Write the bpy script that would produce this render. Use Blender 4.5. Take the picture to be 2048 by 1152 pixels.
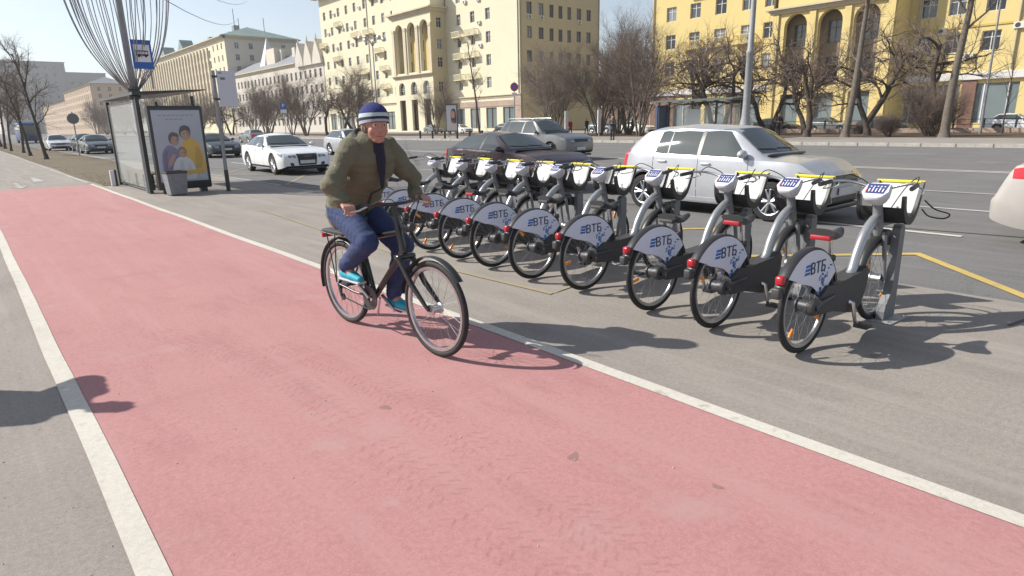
import bpy, bmesh, math, random
import numpy as np
from mathutils import Vector, Matrix, bvhtree
R_ = math.radians
rnd = random.Random(7)
for o in list(bpy.data.objects): bpy.data.objects.remove(o)
scene = bpy.context.scene
col = scene.collection
# ------------------------------------------------------------------ camera
cam = bpy.data.cameras.new('camera'); camo = bpy.data.objects.new('camera', cam); col.objects.link(camo)
def _n(v): v = np.array(v, float); return v/np.linalg.norm(v)
_up = -_n([101, -4754, -1255]); _Y = _n([-1118, 307, -1255]); _Y = _n(_Y-_up*(_Y@_up)); _X = np.cross(_Y, _up)
_M = Matrix([list(_X), list(_Y), list(_up)]).to_4x4(); _M.translation = (0, 0, 1.6)
camo.matrix_world = _M
cam.sensor_width = 36; cam.lens = 1255/2048*36; cam.clip_start = .05; cam.clip_end = 3000
scene.camera = camo
# ------------------------------------------------------------------ sky, sun, exposure
SUN_EL, SUN_DIR = R_(37.5), Vector((-.67, .74, 0)).normalized()      # horizontal direction towards the sun
world = bpy.data.worlds.new('World'); scene.world = world; world.use_nodes = True
wn = world.node_tree.nodes; wl = world.node_tree.links
sky = wn.new('ShaderNodeTexSky'); sky.sky_type = 'NISHITA'; sky.sun_disc = False
sky.sun_elevation = SUN_EL; sky.sun_rotation = math.atan2(SUN_DIR.x, SUN_DIR.y)
sky.air_density = 1.0; sky.dust_density = .7; sky.ozone_density = 1.2; sky.altitude = 150
hs = wn.new('ShaderNodeHueSaturation'); hs.inputs['Saturation'].default_value = .62      # thin spring haze: a paler blue all over
wl.new(sky.outputs[0], hs.inputs['Color']); wl.new(hs.outputs[0], wn['Background'].inputs[0]); wn['Background'].inputs[1].default_value = .10
sl = bpy.data.lights.new('sun', 'SUN'); sl.energy = 4.2; sl.angle = R_(.53); sl.color = (1, .95, .87)
so = bpy.data.objects.new('sun', sl); col.objects.link(so); so.location = (-60, 60, 90)
sd = SUN_DIR*math.cos(SUN_EL)+Vector((0, 0, math.sin(SUN_EL)))
so.rotation_euler = sd.to_track_quat('Z', 'Y').to_euler()
scene.view_settings.view_transform = 'Standard'; scene.view_settings.look = 'None'
scene.view_settings.gamma = 1; scene.view_settings.exposure = .6
try: scene.view_settings.use_curve_mapping = False
except Exception: pass
scene.render.engine = 'CYCLES'
scene.cycles.use_denoising = True; scene.cycles.max_bounces = 5; scene.cycles.diffuse_bounces = 3; scene.cycles.glossy_bounces = 3; scene.cycles.transparent_max_bounces = 8
# ------------------------------------------------------------------ materials
MATS = {}
def mat(name, c, rough=.6, metal=0., var=.0, scale=6., bump=0., bscale=60., spec=.5, coat=0., emit=None, alpha=1., trans=0., dirt=None):
    if name in MATS: return MATS[name]
    m = bpy.data.materials.new(name); m.use_nodes = True; nt = m.node_tree; N = nt.nodes; L = nt.links
    b = N['Principled BSDF']
    b.inputs['Base Color'].default_value = (*c, 1); b.inputs['Roughness'].default_value = rough
    b.inputs['Metallic'].default_value = metal; b.inputs['Specular IOR Level'].default_value = spec
    b.inputs['Coat Weight'].default_value = coat; b.inputs['Coat Roughness'].default_value = .05
    b.inputs['Transmission Weight'].default_value = trans; b.inputs['Alpha'].default_value = alpha
    tc = None
    if var or bump or dirt:
        tc = N.new('ShaderNodeTexCoord')
    if var or dirt:
        nz = N.new('ShaderNodeTexNoise'); nz.inputs['Scale'].default_value = scale; nz.inputs['Detail'].default_value = 6; nz.inputs['Roughness'].default_value = .62
        L.new(tc.outputs['Object'], nz.inputs['Vector'])
        rp = N.new('ShaderNodeValToRGB'); rp.color_ramp.elements[0].position = .32; rp.color_ramp.elements[1].position = .7
        d = dirt or tuple(x*(1-var) for x in c)
        rp.color_ramp.elements[0].color = (*d, 1)
        rp.color_ramp.elements[1].color = (*[min(1, x*(1+var*.6)) for x in c], 1)
        L.new(nz.outputs['Fac'], rp.inputs[0]); L.new(rp.outputs[0], b.inputs['Base Color'])
    if bump:
        n2 = N.new('ShaderNodeTexNoise'); n2.inputs['Scale'].default_value = bscale; n2.inputs['Detail'].default_value = 4
        L.new(tc.outputs['Object'], n2.inputs['Vector'])
        bp = N.new('ShaderNodeBump'); bp.inputs['Strength'].default_value = bump; bp.inputs['Distance'].default_value = .02
        L.new(n2.outputs['Fac'], bp.inputs['Height']); L.new(bp.outputs[0], b.inputs['Normal'])
    if emit:
        b.inputs['Emission Color'].default_value = (*emit[:3], 1); b.inputs['Emission Strength'].default_value = emit[3]
    MATS[name] = m
    return m
def ground_mat(name, c, c2, speck=.25, big=.35, rough=.9, crack=0., tint=None, chip=None, streak=None):
    """worn asphalt or paint: broad tone patches, fine aggregate specks, optional cracks"""
    m = bpy.data.materials.new(name); m.use_nodes = True; nt = m.node_tree; N = nt.nodes; L = nt.links
    b = N['Principled BSDF']; b.inputs['Roughness'].default_value = rough; b.inputs['Specular IOR Level'].default_value = .3
    tc = N.new('ShaderNodeTexCoord')
    def noise(s, det=5, ro=.6, stretch=None):
        n = N.new('ShaderNodeTexNoise'); n.inputs['Scale'].default_value = s; n.inputs['Detail'].default_value = det; n.inputs['Roughness'].default_value = ro
        if stretch:
            mp = N.new('ShaderNodeMapping'); mp.inputs['Scale'].default_value = stretch; L.new(tc.outputs['Object'], mp.inputs[0]); L.new(mp.outputs[0], n.inputs['Vector'])
        else: L.new(tc.outputs['Object'], n.inputs['Vector'])
        return n
    def mix(a, bb, fac, mode='MIX'):
        x = N.new('ShaderNodeMix'); x.data_type = 'RGBA'; x.blend_type = mode
        for s, v in ((x.inputs[0], fac), (x.inputs[6], a), (x.inputs[7], bb)):
            if hasattr(v, 'is_linked') or hasattr(v, 'links'): L.new(v, s)
            elif isinstance(v, (int, float)): s.default_value = v
            else: s.default_value = (*v, 1)
        return x.outputs[2]
    def ramp(src, p0, p1):
        r = N.new('ShaderNodeMapRange'); r.inputs[1].default_value = p0; r.inputs[2].default_value = p1; r.clamp = True
        L.new(src, r.inputs[0]); return r.outputs[0]
    n1 = noise(.55, 6); n2 = noise(2.6, 5, .65, (1, .35, 1)); n3 = noise(120, 3, .7); n4 = noise(34, 4, .7)
    a = mix(c, c2, ramp(n1.outputs[0], .36, .66))
    a = mix(a, tuple(x*.9 for x in c2), ramp(n2.outputs[0], .52, .75))
    s = mix((1-speck,)*3, (1+speck*.5,)*3, ramp(n3.outputs[0], .3, .72))
    a = mix(a, s, 1., 'MULTIPLY')
    s2 = mix((1-speck*.6,)*3, (1.06,)*3, ramp(n4.outputs[0], .3, .6))
    a = mix(a, s2, 1., 'MULTIPLY')
    if tint: a = mix(a, tint, ramp(noise(1.1, 7, .7).outputs[0], .56, .7))
    if streak: a = mix(a, streak, ramp(noise(1.6, 6, .7, (2.2, .12, 1)).outputs[0], .50, .72)); a = mix(a, tuple(x*.93 for x in c2), ramp(noise(.8, 6, .7, (.4, 2.4, 1)).outputs[0], .56, .74))
    if chip: a = mix(a, chip, ramp(noise(7, 9, .75).outputs[0], .57, .66))
    if crack:
        v = N.new('ShaderNodeTexVoronoi'); v.feature = 'DISTANCE_TO_EDGE'; v.inputs['Scale'].default_value = .23
        nn = noise(1.5, 5); mx = N.new('ShaderNodeVectorMath'); mx.operation = 'MULTIPLY_ADD'; mx.inputs[1].default_value = (1.4, 1.4, 0)
        L.new(nn.outputs['Color'], mx.inputs[0]); L.new(tc.outputs['Object'], mx.inputs[2]); L.new(mx.outputs[0], v.inputs['Vector'])
        a = mix(a, tuple(x*.55 for x in c2), ramp(v.outputs['Distance'], .006*crack, 0.))
    L.new(a, b.inputs['Base Color'])
    bp = N.new('ShaderNodeBump'); bp.inputs['Strength'].default_value = .2; bp.inputs['Distance'].default_value = .005
    L.new(n3.outputs[0], bp.inputs['Height']); L.new(bp.outputs[0], b.inputs['Normal'])
    MATS[name] = m
    return m
def facade_mat(name, c, k=.085):
    """old render: broad tone patches, rain streaks below sills, soot specks"""
    m = bpy.data.materials.new(name); m.use_nodes = True; N = m.node_tree.nodes; L = m.node_tree.links; b = N['Principled BSDF']; b.inputs['Roughness'].default_value = .92; b.inputs['Specular IOR Level'].default_value = .2
    tc = N.new('ShaderNodeTexCoord'); prev = None
    for sc, st, lo, hi, amt in ((.16, (1, 1, 1), .35, .7, k), (1.3, (1, 1, .10), .45, .75, k*.9), (.9, (1, 1, .8), .5, .8, k*.7), (9, (1, 1, 1), .3, .7, k*.4)):
        mp = N.new('ShaderNodeMapping'); mp.inputs['Scale'].default_value = st; L.new(tc.outputs['Object'], mp.inputs[0])
        nz = N.new('ShaderNodeTexNoise'); nz.inputs['Scale'].default_value = sc; nz.inputs['Detail'].default_value = 6; nz.inputs['Roughness'].default_value = .65; L.new(mp.outputs[0], nz.inputs['Vector'])
        r = N.new('ShaderNodeMapRange'); r.inputs[1].default_value = lo; r.inputs[2].default_value = hi; r.inputs[4].default_value = 1.0; L.new(nz.outputs[0], r.inputs[0])
        x = N.new('ShaderNodeMix'); x.data_type = 'RGBA'; L.new(r.outputs[0], x.inputs[0])
        if prev is None: x.inputs[6].default_value = (*c, 1)
        else: L.new(prev, x.inputs[6])
        x.inputs[7].default_value = (*[v*(1-amt*1.6) for v in c], 1); prev = x.outputs[2]
    L.new(prev, b.inputs['Base Color']); MATS[name] = m; return m
# ------------------------------------------------------------------ mesh helpers
class MB:
    def __init__(s): s.v = []; s.f = []
    def add(s, vs, fs):
        n = len(s.v); s.v += [tuple(p) for p in vs]; s.f += [tuple(i+n for i in f) for f in fs]; return s
    def box(s, a, b, ch=0.):
        x0, y0, z0 = a; x1, y1, z1 = b
        if not ch:
            return s.add([(x0,y0,z0),(x1,y0,z0),(x1,y1,z0),(x0,y1,z0),(x0,y0,z1),(x1,y0,z1),(x1,y1,z1),(x0,y1,z1)],
                         [(0,3,2,1),(4,5,6,7),(0,1,5,4),(1,2,6,5),(2,3,7,6),(3,0,4,7)])
        bm = bmesh.new(); bmesh.ops.create_cube(bm, size=1)
        for v in bm.verts: v.co = Vector(((x0+x1)/2+v.co.x*(x1-x0), (y0+y1)/2+v.co.y*(y1-y0), (z0+z1)/2+v.co.z*(z1-z0)))
        bmesh.ops.bevel(bm, geom=bm.edges[:], offset=ch, segments=2, profile=.5, affect='EDGES')
        bm.verts.index_update(); s.add([v.co[:] for v in bm.verts], [[v.index for v in f.verts] for f in bm.faces]); bm.free(); return s
    def tube(s, pts, r, n=8, caps=True, flat=None):
        pts = [Vector(p) for p in pts]; k = len(pts); rs = r if isinstance(r, (list, tuple)) else [r]*k
        t0 = (pts[1]-pts[0]).normalized(); a = Vector((0, 0, 1)) if abs(t0.z) < .9 else Vector((1, 0, 0))
        u = t0.cross(a).normalized(); vs = []
        for i in range(k):
            t = (pts[min(i+1, k-1)]-pts[max(i-1, 0)]).normalized()
            u = (u-t*u.dot(t)).normalized(); w = t.cross(u)
            for j in range(n):
                an = 2*math.pi*j/n
                vs.append(pts[i]+u*math.cos(an)*rs[i]+w*math.sin(an)*rs[i]*(flat or 1))
        fs = [(i*n+j, i*n+(j+1) % n, (i+1)*n+(j+1) % n, (i+1)*n+j) for i in range(k-1) for j in range(n)]
        if caps: fs += [tuple(range(n-1, -1, -1)), tuple((k-1)*n+j for j in range(n))]
        return s.add(vs, fs)
    def lathe(s, prof, n=24, axis='z', c=(0, 0, 0), closed=False):
        vs = []; k = len(prof)
        for (r, h) in prof:
            for j in range(n):
                a = 2*math.pi*j/n; p = (r*math.cos(a), r*math.sin(a), h)
                if axis == 'y': p = (p[0], p[2], p[1])
                if axis == 'x': p = (p[2], p[0], p[1])
                vs.append((p[0]+c[0], p[1]+c[1], p[2]+c[2]))
        kk = k if closed else k-1
        return s.add(vs, [(i*n+j, i*n+(j+1) % n, ((i+1) % k)*n+(j+1) % n, ((i+1) % k)*n+j) for i in range(kk) for j in range(n)])
    def prism(s, poly, a, b, plane='xz'):
        n = len(poly)
        def P(p, h): return {'xz': (p[0], h, p[1]), 'xy': (p[0], p[1], h), 'yz': (h, p[0], p[1])}[plane]
        return s.add([P(p, a) for p in poly]+[P(p, b) for p in poly],
                     [tuple(range(n)), tuple(range(2*n-1, n-1, -1))]+[(i, (i+1) % n, n+(i+1) % n, n+i) for i in range(n)])
    def ball(s, c, r, n=10, m=7):
        r = r if isinstance(r, (list, tuple)) else (r,)*3
        vs = [(c[0], c[1], c[2]-r[2])]
        for i in range(1, m):
            t = -math.pi/2+math.pi*i/m
            vs += [(c[0]+r[0]*math.cos(t)*math.cos(2*math.pi*j/n), c[1]+r[1]*math.cos(t)*math.sin(2*math.pi*j/n), c[2]+r[2]*math.sin(t)) for j in range(n)]
        vs.append((c[0], c[1], c[2]+r[2])); e = len(vs)-1
        fs = [(0, 1+(j+1) % n, 1+j) for j in range(n)]
        fs += [(1+i*n+j, 1+i*n+(j+1) % n, 1+(i+1)*n+(j+1) % n, 1+(i+1)*n+j) for i in range(m-2) for j in range(n)]
        fs += [(1+(m-2)*n+j, 1+(m-2)*n+(j+1) % n, e) for j in range(n)]
        return s.add(vs, fs)
    def grid(s, rows, wrap=False):
        k = len(rows); n = len(rows[0])
        nn = n if wrap else n-1
        return s.add([p for r in rows for p in r], [(i*n+j, i*n+(j+1) % n, (i+1)*n+(j+1) % n, (i+1)*n+j) for i in range(k-1) for j in range(nn)])
    def xf(s, M):
        s.v = [tuple(M @ Vector(p)) for p in s.v]; return s
    def mesh(s, name, m, smooth=None, fix=True):
        me = bpy.data.meshes.new(name); me.from_pydata(s.v, [], s.f)
        if fix:
            bm = bmesh.new(); bm.from_mesh(me); bmesh.ops.recalc_face_normals(bm, faces=bm.faces[:]); bm.to_mesh(me); bm.free()
        if smooth:
            for p in me.polygons: p.use_smooth = True
            me.set_sharp_from_angle(angle=R_(smooth))
        if m: me.materials.append(m)
        return me
    def build(s, name, m, parent=None, smooth=None, loc=None, fix=True):
        return link(name, s.mesh(name, m, smooth, fix), parent, loc)
def link(name, me, parent=None, loc=None):
    o = bpy.data.objects.new(name, me); col.objects.link(o); o.parent = parent
    if loc is not None: o.location = loc
    return o
def tag(o, label, cat, group=None, kind=None):
    if label: o['label'] = label
    if cat: o['category'] = cat
    if group: o['group'] = group
    if kind: o['kind'] = kind
    return o
def empty(name, loc, rz=0, label=None, cat=None, group=None):
    o = bpy.data.objects.new(name, None); col.objects.link(o); o.location = loc; o.rotation_euler = (0, 0, rz); o.empty_display_size = .2
    return tag(o, label, cat, group)
def copy_tree(o, parent=None):
    c = o.copy(); col.objects.link(c); c.parent = parent
    for ch in o.children: copy_tree(ch, c)
    return c
def structure(name, mb, m, smooth=None, parent=None, label=None):
    o = mb.build(name, m, parent, smooth); o['kind'] = 'structure'
    if label: o['label'] = label
    return o
def text_mesh(txt, size, m, bold=.0, shear=0.):
    cu = bpy.data.curves.new('lettering', 'FONT'); cu.body = txt; cu.size = size; cu.align_x = 'CENTER'; cu.align_y = 'CENTER'; cu.offset = bold; cu.shear = shear; cu.extrude = .0015
    o = bpy.data.objects.new('lettering', cu); col.objects.link(o)
    dg = bpy.context.evaluated_depsgraph_get(); me = bpy.data.meshes.new_from_object(o.evaluated_get(dg))
    bpy.data.objects.remove(o); me.materials.clear(); me.materials.append(m); return me
def smooth_path(pts, n=6):
    P = [Vector(p) for p in pts]; out = []
    for i in range(len(P)-1):
        a, b, c, d = P[max(i-1, 0)], P[i], P[i+1], P[min(i+2, len(P)-1)]
        for k in range(n):
            t = k/n
            out.append(.5*((2*b)+(c-a)*t+(2*a-5*b+4*c-d)*t*t+(3*b-a-3*c+d)*t**3))
    return out+[P[-1]]
# ------------------------------------------------------------------ common materials
black = mat('black_rubber', (.022, .021, .022), .75, var=.25, scale=30)
plast = mat('black_plastic', (.028, .028, .030), .42)
plast2 = mat('dark_grey_plastic', (.05, .05, .053), .5, var=.2, scale=20)
chrome = mat('bright_steel', (.62, .62, .63), .25, 1.)
alu = mat('brushed_aluminium', (.55, .56, .57), .38, 1., var=.1, scale=20)
silverp = mat('silver_lacquer', (.40, .41, .42), .32, .6)
greyst = mat('grey_painted_steel', (.20, .207, .215), .5, var=.15, scale=5)
dkst = mat('dark_steel', (.06, .06, .065), .45, .3)
whitep = mat('white_plastic', (.64, .64, .68), .38)
red = mat('red_reflector', (.62, .015, .03), .2, coat=.5)
orange = mat('orange_reflector', (.85, .26, .02), .25, coat=.4)
yellow = mat('yellow_board_edge', (.86, .70, .02), .5)
glass = mat('car_glass', (.060, .072, .072), .03, spec=1.)
winglass = mat('window_glass', (.05, .06, .07), .05, spec=.8)
winglass2 = mat('window_glass_pale', (.20, .22, .24), .12, spec=.7)
winglass3 = mat('window_glass_dark', (.018, .02, .024), .06, spec=.6)
# ================================================================== GROUND
pav = ground_mat('pavement_asphalt', (.33, .297, .262), (.285, .257, .227), speck=.26, streak=(.345, .312, .277))
redm = ground_mat('red_lane_coating', (.455, .235, .226), (.43, .21, .206), speck=.15, tint=(.43, .265, .25), streak=(.45, .25, .242))
road_m = ground_mat('road_asphalt', (.195, .19, .185), (.165, .161, .158), speck=.24, crack=.2, streak=(.208, .203, .197))
farpav = ground_mat('far_pavement', (.33, .30, .27), (.27, .245, .22), speck=.15)
linem = ground_mat('white_road_paint', (.61, .575, .51), (.55, .515, .45), speck=.14, chip=(.40, .36, .31))
linew = ground_mat('worn_white_paint', (.54, .52, .48), (.38, .36, .34), speck=.25, chip=(.26, .25, .24))
yelm = ground_mat('yellow_road_paint', (.60, .44, .13), (.50, .37, .13), speck=.2, chip=(.28, .25, .2))
yelf = ground_mat('faded_yellow_paint', (.40, .325, .195), (.33, .285, .21), speck=.25, chip=(.30, .27, .235))
soil = ground_mat('dry_grass_soil', (.20, .16, .105), (.155, .125, .08), speck=.4)
soil2 = ground_mat('bare_brown_soil', (.16, .115, .085), (.12, .09, .065), speck=.4)
def sheet(name, x0, y0, x1, y1, z, m, nx=1, ny=1):
    mb = MB(); mb.grid([[(x0+(x1-x0)*i/nx, y0+(y1-y0)*j/ny, z) for i in range(nx+1)] for j in range(ny+1)])
    return structure(name, mb, m)
structure('ground', MB().grid([[(x, y, -.02) for x in (-1500, -200, 200, 1500)] for y in (-1500, -200, 400, 1800)]), soil2)
sheet('pavement', -9, -25, 6.72, 600, 0, pav)
sheet('road', 6.72, -60, 36.6, 900, -.004, road_m)
sheet('cycle_path', .30, -25, 2.93, 23.4, .004, redm)
def strip(mb, pts, w, z):
    """flat painted stripe along a polyline"""
    P = [Vector((p[0], p[1], 0)) for p in pts]
    L, Rr = [], []
    for i, p in enumerate(P):
        d = (P[min(i+1, len(P)-1)]-P[max(i-1, 0)]).normalized(); nrm = Vector((-d.y, d.x, 0))
        if 0 < i < len(P)-1:
            d1 = (p-P[i-1]).normalized(); k = 1/max(.4, nrm.dot(Vector((-d1.y, d1.x, 0))))
        else: k = 1
        L.append(p+nrm*w/2*k); Rr.append(p-nrm*w/2*k)
    mb.grid([[(a.x, a.y, z), (b.x, b.y, z)] for a, b in zip(L, Rr)]); return mb
def paint(name, pts, w, m, z=.008): return structure(name, strip(MB(), pts, w, z), m)
def wob(x, y0, y1, a=.012, st=.5):
    n = max(2, int((y1-y0)/st)); return [(x+rnd.uniform(-a, a)*.5+a*math.sin(i*.7), y0+(y1-y0)*i/n) for i in range(n+1)]
paint('lane_border_line', wob(.265, -20, 40, .004), .105, linem)
paint('lane_border_line', wob(2.975, -20, 23.6, .006), .105, linem)
paint('lane_border_line', wob(2.975, 24.2, 90, .006), .08, linew)
# bike arrow on the grey part of the path
mb = MB(); mb.add([(1.0, 24.9, .008), (1.25, 23.6, .008), (1.5, 24.9, .008), (1.3, 24.6, .008), (1.3, 26.4, .008), (1.2, 26.4, .008), (1.2, 24.6, .008)], [(0, 1, 6), (1, 5, 6), (1, 4, 5), (1, 3, 4), (1, 2, 3)])
structure('path_arrow_marking', mb, linew)
paint('path_arrow_marking', [(1.6, 26.5), (1.9, 26.5), (1.9, 29), (1.6, 29)], .12, linew)
# yellow bus stop zigzag on the roadway, and the faded line round the bike stand
zz = [(6.9, -3.0), (8.35, -.3), (6.92, 1.05), (8.35, 2.38), (6.9, 3.72), (8.35, 5.1), (6.9, 6.4)]
paint('bus_stop_zigzag', zz, .11, yelm, .004)
zz = [(6.95, 12.6), (8.6, 15.2), (6.95, 18.0), (8.8, 21.0), (6.95, 24), (8.8, 27), (6.95, 30)]
paint('bus_stop_zigzag', zz, .1, yelf, .004)
paint('faded_bay_line', [(4.42, 12.8), (4.2, 10), (3.95, 6.2), (4.06, 4.16), (4.5, 4.24)], .06, yelf)
paint('road_edge_line', [(6.82, 18), (6.8, 60)], .1, linew, .004)
# lane lines: solid, double and broken
paint('centre_line', wob(21.33, -60, 260, .01, 5), .17, linem, .004)
paint('centre_line', wob(21.70, -60, 260, .01, 5), .17, linem, .004)
for xx, ph, ln, gp in ((9.95, 2.35, 3, 6), (12.8, 1, 3, 5), (15.6, 3, 3, 5), (18.5, 0, 3, 5), (25.6, 2.5, 3.5, 5), (29.9, .4, 3, 5), (33.2, 3, 3, 5)):
    k = 0; y = ph-ln*3-gp*3
    mb = MB()
    while y < 130:
        strip(mb, [(xx, y), (xx, y+ln)], .13, .004); y += ln+gp
    structure('broken_lane_line', mb, linew if xx > 12 else linem)
# tar seam and patches
tar = mat('tar_seam', (.05, .05, .05), .6, var=.2)
paint('tar_seam', [(9.7, 9), (9.95, 6), (10.15, 3.3), (10.4, 1.7), (10.6, -1)], .035, tar, .002)
paint('tar_seam', [(5.9, 1.0), (6.4, .9), (7.1, 1.05)], .03, tar, .004)
stain = ground_mat('asphalt_stain', (.20, .185, .165), (.17, .155, .14), speck=.25)
stain2 = ground_mat('lane_wear_patch', (.43, .25, .235), (.40, .22, .21), speck=.2)
def blot(name, x, y, rx, ry, m, z, rz=0):
    n = 26; mb = MB(); pts = []
    for j in range(n):
        a = 2*math.pi*j/n; k = 1+.18*math.sin(3*a+x*7)+rnd.uniform(-.12, .12); px, py = rx*k*math.cos(a), ry*k*math.sin(a)
        pts.append((x+px*math.cos(rz)-py*math.sin(rz), y+px*math.sin(rz)+py*math.cos(rz), z))
    mb.add(pts, [tuple(range(n))]); return structure(name, mb, m)
spot = mat('dark_spot', (.20, .16, .145), .9, alpha=.26)
for (x, y, r) in ((1.62, 3.05, .028), (2.02, 1.92, .028), (4.5, 1.45, .03), (3.4, 5.3, .03), (2.3, 1.3, .02)):
    blot('ground_stain', x, y, r*1.5, r*.9, spot, .0052, rnd.random()*3)
# faint tyre tread marks across the red coating
trm = mat('tread_mark', (.33, .17, .175), .9, alpha=.11)
for (p0, p1, p2) in (((.95, 5.6), (1.35, 3.9), (1.35, 1.2)), ((1.55, 4.6), (1.75, 3.2), (1.62, 1.0))):
    mb = MB(); P = smooth_path([(*p0, 0), (*p1, 0), (*p2, 0)], 34)
    for i in range(len(P)-1):
        d = (P[i+1]-P[i]).normalized(); nr = Vector((-d.y, d.x, 0))
        if rnd.random() < .25: continue
        for sgn in (-1, 1):
            for w0 in (.012, .07):
                a = P[i]+nr*sgn*w0; b_ = a+nr*sgn*.045+d*.03; t_ = d*.017; mb.add([(q.x, q.y, .0062) for q in (a, b_, b_+t_, a+t_)], [(0, 1, 2, 3)])
    structure('tread_marks', mb, trm)
# small grit on the near asphalt
gm = MB()
for i in range(1500):
    x = rnd.choice((rnd.uniform(-2.2, .2), rnd.uniform(3.05, 6.6))); y = rnd.uniform(.4, 9); r = rnd.uniform(.0015, .004)
    gm.ball((x, y, r*.4), (r*rnd.uniform(.8, 1.5), r, r*.7), 5, 3)
for i in range(70):
    x = rnd.uniform(.35, 2.9); y = rnd.uniform(.4, 9); r = rnd.uniform(.002, .005)
    gm.ball((x, y, .004+r*.4), (r*1.4, r, r*.7), 5, 3)
o = gm.build('loose_grit', mat('grit', (.50, .47, .43), .9, var=.5, scale=90), None); tag(o, 'scattered grit and crumbs on the asphalt', 'grit', kind='stuff')
# verge with dry grass on the left
mb = MB(); rows = []
for j in range(40):
    y = 22.4+(j/39)**1.6*180; e = min(1, (y-22.4)/8)
    rows.append([(3.12+.05*math.sin(j), y, .012), (3.5, y, .02*e+.015), (4.6, y, .03*e+.02), (4.7+min(1.6, (y-22)*.09), y, .02*e+.015), (4.8+min(1.65, (y-22)*.09), y, .012)])
mb.grid(rows); structure('verge', mb, soil, 60)
gb = MB()
for i in range(5000):
    y = 22.6+rnd.random()**1.7*70; x = rnd.uniform(3.15, 4.7+min(1.55, (y-22)*.09)); h = rnd.uniform(-.01, .015); a = rnd.random()*6.28; w = .008+.0006*(y-22); l = rnd.uniform(-.05, .05)
    gb.add([(x-w*math.cos(a), y-w*math.sin(a), .03), (x+w*math.cos(a), y+w*math.sin(a), .03), (x+l, y+l, .045+h)], [(0, 1, 2)])
o = gb.build('dry_grass', mat('dry_grass', (.23, .185, .11), .9, var=.3, scale=3, dirt=(.17, .15, .08)), None, fix=False); tag(o, 'short dry brown grass on the verge beside the path', 'grass', kind='stuff')
# kerb stones along the verge and the far kerb
stone = mat('kerb_granite', (.40, .375, .34), .85, var=.25, scale=3, bump=.2, bscale=80)
kroot = structure('verge_kerb', MB().box((4.95, 22.3, -.05), (5.02, 22.34, .05)), stone)
kroot2 = structure('far_kerb', MB().box((36.62, -30, -.05), (36.78, 150, .12)), stone)
km = MB().box((0, 0, -.02), (.2, 1.46, .17), .015).mesh('kerb_stone', stone)
for i in range(75):
    o = link('kerb_stone', km, kroot2, (36.58, -22+i*1.5, 0)); o.scale.z = rnd.uniform(.95, 1.05)
sheet('far_pavement', 36.76, -60, 46, 150, .145, farpav)
sheet('far_pavement', 36.76, 150, 46, 900, .145, farpav)
sheet('planted_strip', 46, -60, 60.5, 150, .10, soil2)
sheet('service_road', 60.5, -60, 78.5, 400, .05, farpav)
sheet('far_pavement', 46, 150, 60.5, 400, .12, farpav)
# ================================================================== SHARE BIKES
def wheel(parent, name, x, R, tyre_r=.022, nsp=28, m_tyre=black, m_rim=alu, refl=(), hubr=.03, z=None, seed=1, m_hub=None):
    z = R if z is None else z
    w = MB().lathe([(.012, -.05), (.012, .05)], 10, 'y').build(name, dkst, parent, 40, (x, 0, z))
    MB().lathe([(R-tyre_r+tyre_r*math.cos(a), tyre_r*math.sin(a)) for a in [2*math.pi*k/10 for k in range(10)]], 48, 'y', closed=True).build('tyre', m_tyre, w, 60)
    ri = R-2*tyre_r
    MB().lathe([(ri, -.014), (ri-.022, -.012), (ri-.027, 0), (ri-.022, .012), (ri, .014)], 48, 'y', closed=True).build('rim', m_rim, w, 50)
    MB().lathe([(0, -.045), (hubr*1.3, -.045), (hubr*1.3, -.036), (hubr, -.03), (hubr, .03), (hubr*1.3, .036), (hubr*1.3, .045), (0, .045)], 14, 'y').build('hub', m_hub or m_rim, w, 40)
    sp = MB()
    for k in range(nsp):
        a = 2*math.pi*k/nsp; s = 1 if k % 2 else -1; b = a+(.42 if (k//2) % 2 else -.42)
        sp.tube([(hubr*1.2*math.cos(b), s*.038, hubr*1.2*math.sin(b)), ((ri-.02)*math.cos(a), s*.004, (ri-.02)*math.sin(a))], .0013, 4, False)
    sp.build('spokes', mat('spoke_steel', (.30, .30, .31), .55, .5), w)
    for a in refl:
        q = MB().box((-.045, -.007, -.014), (.045, .007, .014), .004).build('reflector', orange, w, 40)
        q.location = ((ri*.80)*math.cos(a), 0, (ri*.80)*math.sin(a)); q.rotation_euler = (0, -a, 0)
    return w
blue1 = mat('logo_blue', (.02, .12, .42), .5); ink = mat('logo_navy', (.012, .02, .07), .5); blue2 = mat('speckle_blue', (.10, .22, .50), .5)
guardm = mat('pale_guard_plastic', (.66, .68, .78), .35, var=.05, scale=14)
keym = mat('keypad_blue', (.05, .06, .19), .35)
LOGO = text_mesh('ВТБ', .112, ink, .0)
dred = mat('dark_red_badge', (.38, .02, .03), .35)
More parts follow.
